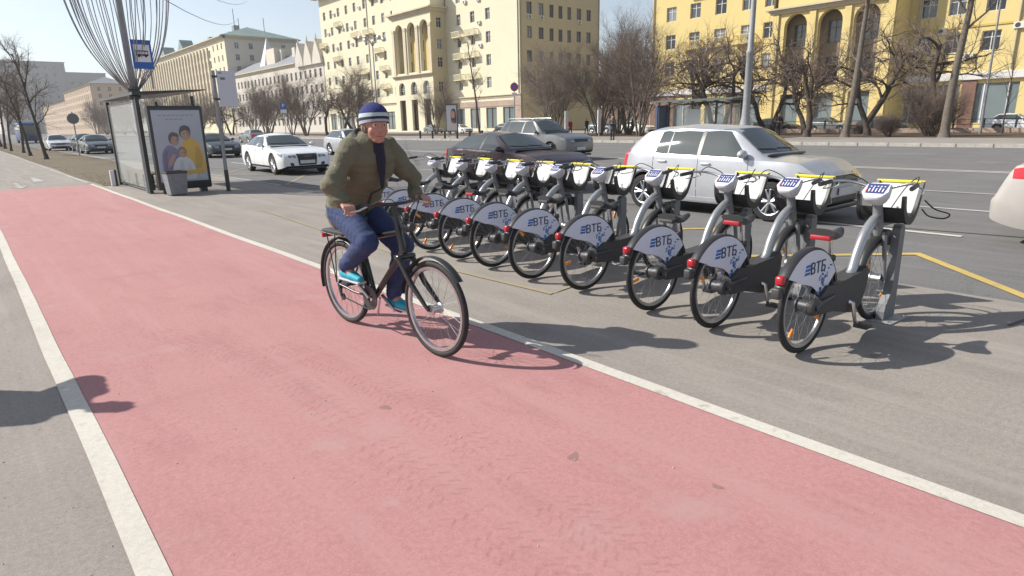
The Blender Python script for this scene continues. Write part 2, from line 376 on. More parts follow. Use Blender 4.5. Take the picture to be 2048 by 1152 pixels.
def share_bike(red_saddle=True):
    root = empty('share_bicycle', (0, 0, 0))
    wheel(root, 'rear_wheel', 0, .335, .021, refl=(-2.3, -.55), hubr=.045, m_hub=dkst)
    wheel(root, 'front_wheel', 1.14, .335, .021, refl=(2.5, -.9), hubr=.04)
    hz = .335
    # rear guard: the printed sector, one on either side of the wheel
    arc = [(.40*math.cos(R_(a)), hz+.40*math.sin(R_(a))) for a in range(30, 143, 7)]
    outl = arc+[(-.215, hz+.215), (-.15, hz+.185), (-.06, hz+.165), (.02, hz+.14), (.09, hz+.095), (.135, hz+.045), (.165, hz+.035), (.20, hz+.065), (.27, hz+.135)]
    for s in (-1, 1):
        gd = MB().prism(outl, s*.031, s*.036).build('rear_guard', guardm, root, 30)
        lt = link('logo_lettering', LOGO, gd); lt.rotation_euler = (R_(90), 0, 0 if s < 0 else math.pi); lt.location = (.075, s*.0385, hz+.262)
        lm = MB()
        for k in range(3):
            zz_ = hz+.232+k*.026; x0 = -.105 if s < 0 else .215
            lm.prism([(x0+k*.006, zz_), (x0+.062+k*.006, zz_), (x0+.07+k*.006, zz_+.017), (x0+.008+k*.006, zz_+.017)], s*.0357, s*.039)
        lm.build('logo_bars', blue1, gd)
        sp = MB(); r2 = random.Random(3)
        for k in range(46):
            t = r2.random(); u = r2.random()**.8; px = .125+.16*t*u+(.03*r2.random()-.02); pz = hz+.085+.14*u-.02*r2.random()+.06*t*u
            q = r2.uniform(.004, .012)*(1.25-u*.6)
            sp.box((px-q, min(s*.0357, s*.0383), pz-q*.8), (px+q, max(s*.0357, s*.0383), pz+q*.8))
        sp.build('mosaic_print', blue2, gd)['kind'] = 'stuff'
    arcb = [(math.cos(R_(a)), math.sin(R_(a))) for a in range(18, 162, 6)]
    mg = MB(); rows = []
    for c, s_ in arcb:
        rows.append([(r*c, y, hz+r*s_) for r, y in ((.378, -.034), (.400, -.037), (.408, -.024), (.410, 0), (.408, .024), (.400, .037), (.378, .034), (.374, 0))])
    mg.grid(rows, True); mg.f += [tuple(range(8)), tuple(len(mg.v)-8+k for k in range(8))]
    mg.build('mudguard', plast, root, 50)
    MB().box((-.368, -.03, hz+.205), (-.315, .03, hz+.268), .016).build('tail_light', mat('tail_red', (.42, .012, .025), .25, coat=.4), root, 50)
    MB().box((-.40, -.03, hz+.12), (-.345, .03, hz+.195), .012).build('licence_bracket', plast2, root, 50)
    # chain case with the drive inside
    cc = [(.10, .26), (.09, .38), (.20, .45), (.34, .44), (.56, .46), (.70, .47), (.80, .50), (.84, .46), (.83, .36), (.76, .22), (.66, .175), (.50, .20), (.30, .25)]
    MB().prism(cc, -.062, .062).build('chain_case', plast2, root, 30)
    for s in (-1, 1):
        MB().tube([(0, s*.075, hz), (.12, s*.07, hz+.02), (.30, s*.055, .36)], [.016, .018, .02], 8).build('chain_stay', dkst, root, 40)
    hd = MB().lathe([(.02, -.085), (.055, -.08), (.062, -.06), (.062, -.05), (.03, -.046)], 18, 'y', (0, 0, hz)); hd.build('hub_gear', dkst, root, 40)
    MB().tube([(.555, -.065, .27), (.555, -.085, .27), (.60, -.10, .10)], [.02, .016, .013], 8).build('crank', chrome, root, 40)
    ck = MB().tube([(.555, .065, .27), (.555, .085, .27), (.51, .10, .44)], [.02, .016, .013], 8); ck.build('crank', chrome, root, 40)
    for (px, py, pz) in ((.605, -.15, .092), (.505, .15, .448)):
        MB().box((px-.045, py-.05, pz-.012), (px+.045, py+.05, pz+.012), .006).build('pedal', plast, root, 40)
    # silver step-through tube and head
    MB().tube(smooth_path([(.60, 0, .40), (.685, 0, .47), (.745, 0, .60), (.84, 0, .73), (.96, 0, .815), (1.03, 0, .835)]), .036, 12, flat=1.0).build('frame_tube', silverp, root, 60)
    MB().tube([(.36, 0, .40), (.335, 0, .55), (.325, 0, .62)], [.024, .022, .022], 10).build('seat_tube', dkst, root, 50)
    MB().tube([(.325, 0, .60), (.305, 0, .775)], .0145, 10).build('seat_post', chrome, root, 50)
    MB().lathe([(.03, -.02), (.034, -.015), (.034, .015), (.03, .02)], 12, 'z', (.323, 0, .625)).build('seat_clamp', dkst, root, 50)
    # saddle: wide rear, narrow nose
    sec = []
    for t in np.linspace(0, 1, 11):
        x = .14+.30*t; w = .104*(1-t)**.9*(.75+.25*min(1, t*6))+.024; zt = .838+.018*math.cos(t*5)-.012*t; th = .075*(1-t*.45)
        sec.append([(x, w*math.cos(a)*(1 if math.sin(a) > 0 else .8), zt-th*.5+th*.5*math.sin(a)*(1 if math.sin(a) > 0 else 1.1)) for a in [2*math.pi*k/14 for k in range(14)]])
    sm = MB().grid(sec, True); sm.f += [tuple(range(14)), tuple(len(sm.v)-14+k for k in range(14))]
    sa = sm.build('saddle', plast, root, 60)
    MB().box((.130, -.07, .775), (.19, .07, .808), .01).build('saddle_badge', dred if red_saddle else plast2, sa, 40)
    sr = MB().tube([(.20, -.04, .775), (.30, -.02, .765), (.40, -.012, .785)], .005, 6).tube([(.20, .04, .775), (.30, .02, .765), (.40, .012, .785)], .005, 6)
    sr.build('saddle_rails', chrome, sa)
    # fork, head tube, stem
    for s in (-1, 1):
        MB().tube([(1.14, s*.058, .335), (1.105, s*.058, .50), (1.075, s*.05, .70)], [.013, .017, .019], 8).build('fork_leg', greyst, root, 50)
    MB().tube([(1.085, 0, .69), (1.04, 0, .84), (1.005, 0, .97)], [.034, .038, .032], 12).build('head_tube', greyst, root, 50)
    MB().box((1.06, -.07, .675), (1.17, .07, .735), .02).build('docking_head', plast2, root, 40)
    fmr = []
    for a in range(40, 178, 8):
        c, s_ = math.cos(R_(a)), math.sin(R_(a)); fmr.append([(1.14+r*c, y, hz+r*s_) for r, y in ((.35, -.038), (.362, -.03), (.366, 0), (.362, .03), (.35, .038))])
    MB().grid(fmr).build('front_mudguard', plast, root, 60)
    # console with keypad
    cs = MB(); prof = [(-.115, -.02), (-.10, .075), (-.06, .095), (.06, .095), (.10, .075), (.115, -.02), (.075, -.085), (.04, -.10), (-.04, -.10), (-.075, -.085)]
    n = len(prof); ring = lambda k, h: [(p[0]*k, p[1]*k, h) for p in prof]
    cs.add(ring(.55, -.11)+ring(.92, -.045)+ring(1, -.01)+ring(1, .012)+ring(.93, .024), [(i*n+j, i*n+(j+1) % n, (i+1)*n+(j+1) % n, (i+1)*n+j) for i in range(4) for j in range(n)]+[tuple(range(n-1, -1, -1)), tuple(4*n+j for j in range(n))])
    cs.v = [(p[1], -p[0], p[2]) for p in cs.v]
    MC = Matrix.Translation((.965, 0, 1.035)) @ Matrix.Rotation(R_(-38), 4, 'Y') @ Matrix.Scale(.86, 4)
    con = cs.xf(MC).build('console', whitep, root, 40)
    kp = MB(); kp.add([(-.045, -.075, .0265), (.075, -.085, .0265), (.075, .085, .0265), (-.045, .075, .0265)], [(0, 1, 2, 3)]); kp.xf(MC).build('keypad', keym, con)
    kk = MB()
    for k in range(5):
        yy = -.06+k*.028
        kk.box((-.028, yy-.0045, .0267), (.012+(k % 2)*.012, yy+.0045, .030))
        kk.box((.035, yy-.006, .0267), (.045, yy+.006, .029))
    kk.xf(MC).build('keys', mat('key_white', (.8, .8, .84), .4), con)
    MB().box((-.03, .066, .0267), (.0, .078, .031)).xf(MC).build('red_key', red, con)
    # handlebar
    hb = MB()
    for s in (-1, 1):
        hb.tube(smooth_path([(1.0, 0, 1.02), (1.02, s*.09, 1.07), (.99, s*.22, 1.105), (.90, s*.29, 1.11), (.84, s*.305, 1.105)], 4), .0115, 8)
    hbo = hb.build('handlebar', alu, root, 60)
    for s in (-1, 1):
        MB().tube([(.865, s*.30, 1.107), (.75, s*.315, 1.095), (.725, s*.318, 1.092)], [.017, .0175, .016], 10).build('grip', plast, hbo, 60)
        MB().tube([(.95, s*.27, 1.10), (.99, s*.29, 1.075), (.95, s*.315, 1.055), (.84, s*.345, 1.05)], [.009, .008, .006, .005], 6).build('brake_lever', chrome, hbo, 60)
        MB().tube(smooth_path([(.94, s*.27, 1.10), (1.05, s*.24, 1.15), (1.16, s*.12, 1.05), (1.09, s*.04, .85)], 5), .004, 5).build('brake_cable', plast, hbo, 60)
    # basket: U rails, floor and the front board with its yellow edge
    path = [Vector(p) for p in smooth_path([(1.045, 0, 1.0), (1.06, 0, .88), (1.12, 0, .80), (1.22, 0, .78), (1.32, 0, .86), (1.405, 0, 1.08)], 5)]
    bs = MB()
    for s in (-1, 1):
        rows = []
        for i, p in enumerate(path):
            t = (path[min(i+1, len(path)-1)]-path[max(i-1, 0)]).normalized(); nn = Vector((-t.z, 0, t.x)); w = .030+.028*math.sin(math.pi*i/(len(path)-1))
            rows.append([(p+nn*a)+Vector((0, s*b, 0)) for a, b in ((0, .148), (w, .148), (w, .172), (0, .172))])
        bs.grid(rows, True); bs.f += [tuple(len(bs.v)-4+k for k in range(4))]
    lo = [p for p in path if p.z < .93]
    bs.grid([[(p.x, y, p.z-.004+(.015*abs(y)/.18)) for y in (-.15, -.08, 0, .08, .15)] for p in lo]); bs.grid([[(p.x, y, p.z+.012) for y in (-.15, -.08, 0, .08, .15)] for p in lo])
    bk = bs.build('basket', plast, root, 50)
    fb = MB(); fb.add([(1.305, -.155, .85), (1.305, .155, .85), (1.395, .165, 1.075), (1.395, -.165, 1.075), (1.315, -.155, .846), (1.315, .155, .846), (1.405, .165, 1.071), (1.405, -.165, 1.071)], [(0, 1, 2, 3), (4, 7, 6, 5), (0, 4, 5, 1), (1, 5, 6, 2), (2, 6, 7, 3), (3, 7, 4, 0)])
    fb.build('front_board', mat('white_board', (.52, .52, .51), .5), bk)
    MB().box((1.384, -.175, 1.074), (1.416, .175, 1.094), .005).build('board_edge', yellow, bk, 40)
    MB().box((1.36, -.03, .86), (1.40, .03, .91), .01).build('head_lamp', chrome, bk, 40)
    return root
def dock():
    root = empty('docking_post', (0, 0, 0))
    b = MB().prism([(-.15, .012), (.055, .012), (.052, .28), (.046, .735), (.036, .75), (-.036, .75), (-.046, .735), (-.052, .30), (-.07, .22), (-.13, .14), (-.15, .08)], -.03, .03, 'xz')
    b.build('post', mat('dock_steel', (.17, .175, .183), .5, var=.15, scale=5), root)
    MB().box((-.035, -.032, .752), (.035, .032, .766), .006).build('cap', mat('post_cap', (.22, .22, .23), .5), root, 40)
    MB().box((-.19, -.11, .0), (.12, .11, .012), .003).build('base_plate', mat('base_steel', (.36, .355, .34), .55, var=.2, scale=9), root)
    for sx in (-.17, .10):
        for yy in (-.085, .085): MB().lathe([(0, .02), (.011, .02), (.013, .012)], 6, 'z', (sx, yy, 0)).build('bolt', chrome, root)
    MB().box((-.13, .031, .60), (-.03, .085, .70), .012).build('latch', plast2, root, 40)
    return root
BK = [(4.21, 1.83), (4.27, 2.54), (4.31, 3.17), (4.40, 4.04), (4.36, 4.73), (4.42, 5.46), (4.44, 6.10), (4.49, 6.83), (4.52, 7.55), (4.56, 8.28)]
BL = ['nearest white guarded share bike at the right end of the row', 'share bike second from the right end of the row', 'share bike third from the right end of the row', 'share bike fourth from the right end of the row',
      'share bike fifth from the right, middle of the row', 'share bike sixth from the right end of the row', 'share bike fourth from the far end of the row', 'share bike third from the far end of the row',
      'share bike partly covered by the rider, second from the far end', 'farthest share bike of the row, almost hidden behind the rider']
DL = ['grey docking post holding the nearest share bike', 'grey docking post of the second share bike from the right', 'grey docking post of the third share bike from the right', 'grey docking post of the fourth share bike from the right', 'grey docking post of the fifth share bike from the right',
      'grey docking post of the sixth share bike from the right', 'grey docking post of the seventh share bike from the right', 'grey docking post of the eighth share bike from the right', 'grey docking post of the ninth share bike, beside the rider', 'grey docking post of the farthest share bike behind the rider']
bproto = share_bike(); bproto2 = share_bike(False); dproto = dock()
for i, (x, y) in enumerate(BK):
    b = bproto if i == 0 else bproto2 if i == 2 else copy_tree(bproto if i in (1, 6, 8) else bproto2); a = R_(-2.4+rnd.uniform(-1.2, 1.2))
    b.location = (x, y, .003); b.rotation_euler = (R_(rnd.uniform(-.8, .8)), 0, a); tag(b, BL[i], 'bicycle', 'share bikes docked in a row')
    d = dproto if i == 0 else copy_tree(dproto); d.location = (x+1.27, y-.115, 0); d.rotation_euler = (0, 0, R_(-2.4)); tag(d, DL[i], 'docking post', 'docking posts of the bike station')
    if i in (1, 2, 4, 5, 7):        # wheels stand at their own turn
        for ch in b.children:
            if ch.name.split('.')[0] in ('rear_wheel', 'front_wheel'): ch.rotation_euler = (0, rnd.uniform(0, 6.28), 0)
    dz = rnd.uniform(-.045, .03)
    for ch in b.children:      # saddle heights differ
        if ch.name.split('.')[0] in ('saddle', 'seat_post') and i: ch.location.z = dz
# loose lock cable hanging from the nearest basket
cb = MB().tube(smooth_path([(5.60, 1.60, .95), (5.66, 1.54, .88), (5.74, 1.46, .84), (5.76, 1.50, .80), (5.68, 1.58, .82), (5.60, 1.61, .88)], 6), .006, 6)
o = cb.build('lock_cable', plast, None, 60); tag(o, 'black cable loop hanging off the nearest bike basket', 'cable')
# ================================================================== CARS
def lerp(a, b, t): return a+(b-a)*t
def sstep(t): t = min(1, max(0, t)); return t*t*(3-2*t)
tyrem = mat('car_tyre', (.02, .02, .021), .8, var=.3, scale=20)
underm = mat('car_underside', (.015, .015, .015), .9)
lampm = mat('head_lamp_glass', (.26, .28, .30), .10, .4, coat=.6)
platem = mat('number_plate', (.62, .62, .60), .5, var=.25, scale=25)
trim = mat('black_trim', (.02, .02, .022), .35)
seam = mat('panel_gap', (.02, .02, .02), .8)
def car_paint(name, c, metal=.5, rough=.28): return mat(name, c, rough+.04, metal*.7, coat=.45, var=.08, scale=3)
CARW = {}
def car_wheel_mesh(R, w, style):
    k = (R, w, style)
    if k in CARW: return CARW[k]
    ty = MB().lathe([(R*.66, -w/2+.01), (R*.72, -w/2), (R*.93, -w/2+.008), (R, -w/2+.035), (R, w/2-.035), (R*.93, w/2-.008), (R*.72, w/2), (R*.66, w/2-.01)], 36, 'y').mesh('tyre', tyrem, 35)
    rm = MB().lathe([(R*.67, -w/2+.006), (R*.63, -w/2+.012), (R*.60, -w/2+.06), (R*.58, w/2-.03)], 36, 'y').lathe([(0, -w/2+.02), (R*.13, -w/2+.018), (R*.15, -w/2+.035), (R*.15, 0)], 14, 'y')
    n = {'five': 5, 'seven': 7, 'multi': 10}[style]
    for i in range(n):
        a = 2*math.pi*i/n
        for d in ((-.16, .16) if style != 'multi' else (0,)):
            p0 = (R*.10*math.cos(a), -w/2+.026, R*.10*math.sin(a)); p1 = (R*.63*math.cos(a+d*1.2), -w/2+.018, R*.63*math.sin(a+d*1.2))
            rm.tube([p0, p1], [.022, .017], 6)
    rm = rm.mesh('rim', alu, 35)
    dk = MB().lathe([(0, -w/2+.075), (R*.6, -w/2+.075)], 24, 'y').mesh('brake_disc', dkst)
    CARW[k] = (ty, rm, dk); return CARW[k]
def make_car(name, label, loc, heading, paint, spec, group=None, detail=True):
    """local frame: x forward, y left, z up; heading = direction of travel"""
    S = dict(L=4.0, W=1.68, H=1.48, fo=.80, wb=2.45, R=.31, cowl=.78, wst=.05, rst=-1.25, rb=-1.72, zn=.70, zh=.93, zd=1.0, belt0=.86, belt1=.99, wr=.56, zb=.20, rear=.86, style='five', deck=None, pillars=(.0,), grille='slim')
    S.update(spec); L, W, H = S['L'], S['W'], S['H']; hl = L/2; xf = hl-S['fo']; xr = xf-S['wb']; RA = S['R']+.055
    root = empty(name, loc, heading, label, 'car', group)
    kn = [(-hl, S['rear']-.10), (-hl+.04, S['rear'])] if not S.get('tuck') else [(-hl, .55), (-hl+.05, .66), (-hl+S['tuck']*.7, .72), (-hl+S['tuck'], S['rear']-.04), (-hl+S['tuck']+.06, S['rear'])]
    if S['deck']: kn += [(S['rb']-.30, S['zd']+.01), (S['rb'], S['zd']+.02)]
    else: kn += [(S['rb'], S['zd']+.06)]
    kn += [(S['rst'], H-.055), ((S['rst']+S['wst'])/2-.1, H), (S['wst'], H-.05), (S['cowl'], S['zh']), ((S['cowl']+hl)/2+.12, (S['zh']+S['zn'])/2+.06), (hl-.16, S['zn']+.035), (hl-.04, S['zn']-.03), (hl, S['zn']-.12)]
    kx = [k[0] for k in kn]; kz = [k[1] for k in kn]
    def ztop(x):
        return float(np.mean([np.interp(x+d, kx, kz) for d in (-.07, -.045, -.02, 0, .02, .045, .07)]))
    belt = lambda x: lerp(S['belt1'], S['belt0'], (x+hl)/L)
    xs = sorted(set([round(v, 4) for v in np.linspace(-hl, hl, 84)]+[round(v, 4) for c in (xf, xr) for v in [c-RA, c-RA+.001, c+RA, c+RA-.001]+[c+RA*math.cos(R_(a)) for a in range(12, 180, 12)]]+[hl-.01, hl-.03, -hl+.01, -hl+.03]))
    def section(x):
        e = (hl-abs(x)); tp = 1-(.17 if x > 0 else .12)*max(0, (1-e/.62))**2.4
        if e < .07: tp *= 1-.055*(1-e/.07)**2
        zb = S['zb']+(.10*max(0, 1-e/.5)**2)
        for c in (xf, xr):
            d = abs(x-c)
            if d < RA: zb = max(zb, S['R']+math.sqrt(RA*RA-d*d))
        zt = ztop(x); bl = min(belt(x), zt-.035); c = min(1, max(0, (zt-belt(x)-.02)/(H-belt(x)-.05)))
        wm = W/2*tp; ws = wm-.055; wb_ = wm-.028
        zm = max(zb+.03, .52); wu = lerp(wb_-.10, S['wr']*min(1, tp+.04), c**.85)
        zu = lerp(zt-.028, zt-.075, c); zu = max(zu, bl+.008)
        p = [(0, zb), (ws*.5, zb), (ws-.01, zb), (ws+.012, zb+.006)]
        for t in (.25, .5, .75, 1): p.append((lerp(ws+.014, wm, math.sin(t*math.pi/2)), lerp(zb+.01, zm, t)))
        for t in (.35, .7, .9, 1): p.append((lerp(wm, wb_, t**2.2), lerp(zm, bl, t)))
        for t in (.08, .25, .5, .75, .92, 1): p.append((lerp(wb_-.012, wu, t)+.018*math.sin(math.pi*t)*c, lerp(bl+.006, zu, t)))
        for t in (.18, .45, .75, 1): p.append((wu*(1-t), zu+(zt-zu)*math.sin(t*math.pi/2)))
        if e < .07:
            k = (1-e/.07)**2; p = [(y, .5+(z-.5)*(1-.07*k)) for y, z in p]
        return p
    mb = MB(); rows = []
    for x in xs:
        h = section(x); rows.append([(x, y, z) for y, z in h]+[(x, -y, z) for y, z in h[-2:0:-1]])
    mb.grid(rows, True); n = len(rows[0]); mb.f += [tuple(range(n)), tuple(len(mb.v)-n+k for k in range(n))]
    body = mb.build('body', paint, root, 32); body.data.materials.append(underm)
    for p in body.data.polygons:
        if p.center.z < S['zb']+.05 and abs(p.normal.z) > .6: p.material_index = 1
        if abs(p.center.y) < W/2-.07 and p.normal.z < -.3: p.material_index = 1
    bvh = bvhtree.BVHTree.FromPolygons([Vector(v) for v in mb.v], mb.f)
    def hit(a, b, ax, s):
        if ax == 'side': o, d = Vector((a, s*3, b)), Vector((0, -s, 0))
        elif ax == 'front': o, d = Vector((4*s, a, b)), Vector((-s, 0, 0))
        else: o, d = Vector((a, b, 4)), Vector((0, 0, -1))
        h = bvh.ray_cast(o, d)
        if h[0] is None:      # ray passes the silhouette: take the nearest point of the shell
            q = bvh.find_nearest(Vector((a, s*W/2, b)) if ax == 'side' else Vector((s*hl, a, b)) if ax == 'front' else Vector((a, b, H)))
            return q[0], (q[1] if q[1].dot(d) < 0 else -q[1])
        nn = h[1] if h[1].dot(d) < 0 else -h[1]
        return h[0], nn
    def panel(nm, top, bot, ax, s, m, parent=None, nv=8, off=.006, sub=5, sm=60):
        def dens(ps):
            out = []
            for i in range(len(ps)-1):
                out += [(lerp(ps[i][0], ps[i+1][0], k/sub), lerp(ps[i][1], ps[i+1][1], k/sub)) for k in range(sub)]
            return out+[ps[-1]]
        T, B = dens(top), dens(bot); g = []
        for i in range(nv+1):
            r = []
            for (a, b), (c, d) in zip(B, T):
                h = hit(lerp(a, c, i/nv), lerp(b, d, i/nv), ax, s)
                if h is None: return None
                r.append(h[0]+h[1]*off)
            g.append(r)
        q = MB().grid(g)
        # closed rim so that the panel has a thickness
        back = [[p-(Vector((0, s, 0)) if ax == 'side' else Vector((s, 0, 0)) if ax == 'front' else Vector((0, 0, 1)))*.012 for p in r] for r in (g[0], g[-1])]
        q.grid([g[0], back[0]]); q.grid([g[-1], back[1]])
        return q.build(nm, m, parent or root, sm, fix=False)
    ws0, ws1, r1, rb = S['cowl'], S['wst'], S['rst'], S['rb']
    zwt = H-.12
    # side windows: polygon between belt and roof rail, split at the pillars
    def xw_front(z): return lerp(ws0-.10, ws1-.07, (z-S['zh'])/(H-.05-S['zh']))-.10
    def xw_rear(z): return lerp(rb+.12, r1+.03, (z-S['zd'])/(H-.05-S['zd']))+.10
    cuts = list(S['pillars'])
    for s in (-1, 1):
        fr = None
        for j in range(len(cuts)+1):
            zl = lambda x: belt(x)+.035
            gp = lambda q: .035 if q == 0 else .012
            a_t = xw_front(zwt) if j == 0 else cuts[j-1]-gp(j-1); a_b = xw_front(S['zh']+.05)-.02 if j == 0 else cuts[j-1]-gp(j-1)
            we = S.get('wend', -9); b_t = max(we+.05, xw_rear(zwt)) if j == len(cuts) else cuts[j]+gp(j); b_b = max(we, xw_rear(zl(rb))) if j == len(cuts) else cuts[j]+gp(j)
            if j == 0: b_t = b_b = min(b_t, cuts[0]+.035)
            topl = [(lerp(a_t, b_t, t), zwt-.012*abs(2*t-1)**2) for t in (0, .5, 1)]; botl = [(lerp(a_b, b_b, t), zl(lerp(a_b, b_b, t))) for t in (0, .5, 1)]
            panel('side_window', topl, botl, 'side', s, glass, off=.014)
        # blackened pillar between the doors
        for q_, c in enumerate(cuts):
            g_ = gp(q_)-.0015; panel('door_pillar', [(c+g_, zwt-.004), (c-g_, zwt-.004)], [(c+g_, belt(c)+.036), (c-g_, belt(c)+.036)], 'side', s, trim, off=.0125, sub=2)
        if detail:
            for c in [xw_front(S['zh'])-.02]+cuts[:1]+[max(xr+RA*.55, cuts[0]-.92)]:
                panel('door_gap', [(c+.004, belt(c)-.0), (c-.004, belt(c))], [(c+.004, S['zb']+.07 if c > xr+RA else S['R']+RA*.9), (c-.004, S['zb']+.07 if c > xr+RA else S['R']+RA*.9)], 'side', s, seam, nv=6, off=.0015, sub=1)
            for c in (cuts[0]+.16, cuts[0]-.72):
                q = hit(c, belt(c)-.10, 'side', s)
                if q:
                    hd = MB().box((-.09, -.018, -.016), (.09, .018, .016), .012).build('door_handle', paint, root, 50); hd.location = q[0]+q[1]*.012
            sp = []
            for x in np.linspace(xr+RA+.01, xf-RA-.01, 8): sp.append(x)
            panel('sill_trim', [(x, S['zb']+.10) for x in sp], [(x, S['zb']+.03) for x in sp], 'side', s, trim if S['style'] == 'multi' else paint, off=.008, sub=1)
        # wing mirror
        xm = ws0-.30; zm = belt(xm)+.09
        mr = MB().ball((0, s*.085, 0), (.075, .105, .07), 12, 8).build('wing_mirror', paint, root, 60, (xm, s*(W/2-.055), zm))
        MB().box((-.03, -.03, -.05), (.03, .05, -.005), .01).build('mirror_stalk', trim, mr, 40)
        # wheel arch lips
        for c in (xf, xr):
            arcp = []
            for a in range(8, 176, 8):
                q = hit(c+(RA+.012)*math.cos(R_(a)), S['R']+(RA+.012)*math.sin(R_(a)), 'side', s)
                if q: arcp.append(q[0])
            if len(arcp) > 3: MB().tube(arcp, .012, 6).build('arch_lip', trim if S['style'] == 'multi' else paint, root, 60)
    # wind screen and rear screen
    yb, yt = W/2-.20, S['wr']-.06
    z0, z1 = S['zh']+.05, H-.085
    panel('wind_screen', [(t*yt, z1-.012*t*t) for t in (-1, -.5, 0, .5, 1)], [(t*yb, z0-.005) for t in (-1, -.5, 0, .5, 1)], 'front', 1, glass, nv=6)
    MB().box((ws0-.02, -yb*.95, z0-.055), (ws0+.05, yb*.95, z0-.02), .01).build('cowl_panel', trim, root, 40)
    for yy in (.42, -.12):
        q0 = hit(yy, z0+.03, 'front', 1); q1 = hit(yy-.5, z0+.05, 'front', 1)
        if q0 and q1: MB().tube([q0[0]+q0[1]*.02, q1[0]+q1[1]*.02], .008, 5).build('wiper', trim, root)
    zr0 = S['zd']+(.08 if S['deck'] else .12)
    panel('rear_screen', [(t*(yt-.05), H-.11-.01*t*t) for t in (-1, -.5, 0, .5, 1)], [(t*(yb-.05), zr0) for t in (-1, -.5, 0, .5, 1)], 'front', -1, glass, nv=6)
    # lamps, grille, bumper openings, plates
    hw = W/2*(.74 if S['grille'] == 'wide' else .80); zl = S['zn']-.015
    for s in (-1, 1):
        if S['grille'] == 'wide':
            panel('head_lamp', [(s*lerp(.40, hw-.04, t), zl-.035-.01*t) for t in (0, .5, 1)], [(s*lerp(.40, hw-.04, t), zl-.13+.02*t) for t in (0, .5, 1)], 'front', 1, lampm, off=.008)
        else:
            panel('head_lamp', [(s*lerp(.42, hw-.02, t), zl-.01+.02*t) for t in (0, .5, 1)], [(s*lerp(.40, hw-.02, t), zl-.155+.03*t) for t in (0, .5, 1)], 'front', 1, lampm, off=.008)
        panel('head_lamp', [(hl-.40+.28*t, zl+.05-.05*t) for t in (0, .5, 1)], [(hl-.30+.18*t, zl-.04-.06*t) for t in (0, .5, 1)], 'side', s, lampm, off=.006)
        panel('lamp_reflector', [(s*lerp(.47, .56, t), zl-.055) for t in (0, 1)], [(s*lerp(.47, .56, t), zl-.115) for t in (0, 1)], 'front', 1, chrome, off=.013, nv=3)
        panel('fog_lamp_recess', [(s*lerp(.50, hw-.08, t), .42) for t in (0, 1)], [(s*lerp(.46, hw-.10, t), .32) for t in (0, 1)], 'front', 1, trim, off=.004)
        # tail lamps wrap from the rear onto the side
        zt0, zt1 = S.get('tail', (S['rear']-.22, S['rear']+.10))
        panel('tail_lamp', [(s*lerp(hw-.24, hw-.01, t), zt1-.03) for t in (0, .5, 1)], [(s*lerp(hw-.24, hw-.02, t), zt0) for t in (0, .5, 1)], 'front', -1, red, off=.006)
        tk = S.get('tuck', 0)
        panel('tail_lamp', [(-hl+lerp(.05+tk*1.05, S.get('tailx', .20), t), lerp(zt1-.05, zt1, t)) for t in (0, .5, 1)], [(-hl+lerp(.05+tk*1.05, S.get('tailx', .20)-.07, t), zt0+.02) for t in (0, .5, 1)], 'side', s, red, off=.006)
    if S['grille'] == 'wide':
        panel('grille', [(lerp(-.36, .36, t), zl-.0) for t in (0, .5, 1)], [(lerp(-.30, .30, t), .33) for t in (0, .5, 1)], 'front', 1, trim, nv=8, off=.008)
        for k in range(5):
            zz_ = zl-.04-k*.065; panel('grille_bar', [(lerp(-.34, .34, t), zz_) for t in (0, .5, 1)], [(lerp(-.34, .34, t), zz_-.008) for t in (0, .5, 1)], 'front', 1, chrome if k == 0 else dkst, nv=1, off=.014)
        pz = .44
    else:
        panel('grille', [(lerp(-.42, .42, t), zl-.03) for t in (0, .5, 1)], [(lerp(-.36, .36, t), zl-.15) for t in (0, .5, 1)], 'front', 1, trim, off=.008)
        panel('grille_bar', [(lerp(-.42, .42, t), zl-.025) for t in (0, .5, 1)], [(lerp(-.42, .42, t), zl-.04) for t in (0, .5, 1)], 'front', 1, chrome, nv=1, off=.013)
        panel('bumper_intake', [(lerp(-.45, .45, t), .40) for t in (0, .5, 1)], [(lerp(-.42, .42, t), .30) for t in (0, .5, 1)], 'front', 1, trim, off=.006)
        pz = .48
    panel('number_plate', [(-.26, pz+.055), (0, pz+.055), (.26, pz+.055)], [(-.26, pz-.055), (0, pz-.055), (.26, pz-.055)], 'front', 1, platem, off=.02)
    panel('number_plate', [(-.26, S['rear']-.2), (.26, S['rear']-.2)], [(-.26, S['rear']-.31), (.26, S['rear']-.31)], 'front', -1, platem, off=.02)
    MB().box((hl-.10, -W/2*.7, .19), (hl-.015, W/2*.7, .27), .02).build('front_lip', trim, root, 40)
    if S.get('rails'):
        for s in (-1, 1):
            MB().tube(smooth_path([(S['rst']+.05, s*(S['wr']-.06), H-.05), (S['rst']+.2, s*(S['wr']-.07), H+.012), (S['wst']-.35, s*(S['wr']-.07), H+.012), (S['wst']-.15, s*(S['wr']-.06), H-.03)], 4), .018, 8).build('roof_rail', chrome, root, 60)
    MB().tube([(r1+.15, 0, H-.03), (r1-.02, 0, H+.14)], .004, 5).build('aerial', trim, root)
    ty, rm, dk = car_wheel_mesh(S['R'], .20, 'seven' if S['style'] == 'multi' else S['style'])
    for x in (xf, xr):
        for s in (-1, 1):
            w = link('wheel', dk, root, (x, s*(W/2-.115), S['R'])); w.rotation_euler = (0, rnd.random()*6, 0 if s < 0 else math.pi)
            link('tyre', ty, w); link('rim', rm, w)
    return root
S_ = math.pi  # heading -y = -90 deg
HD = R_(-90)
silv = car_paint('car_silver', (.49, .50, .53), .5, .3)
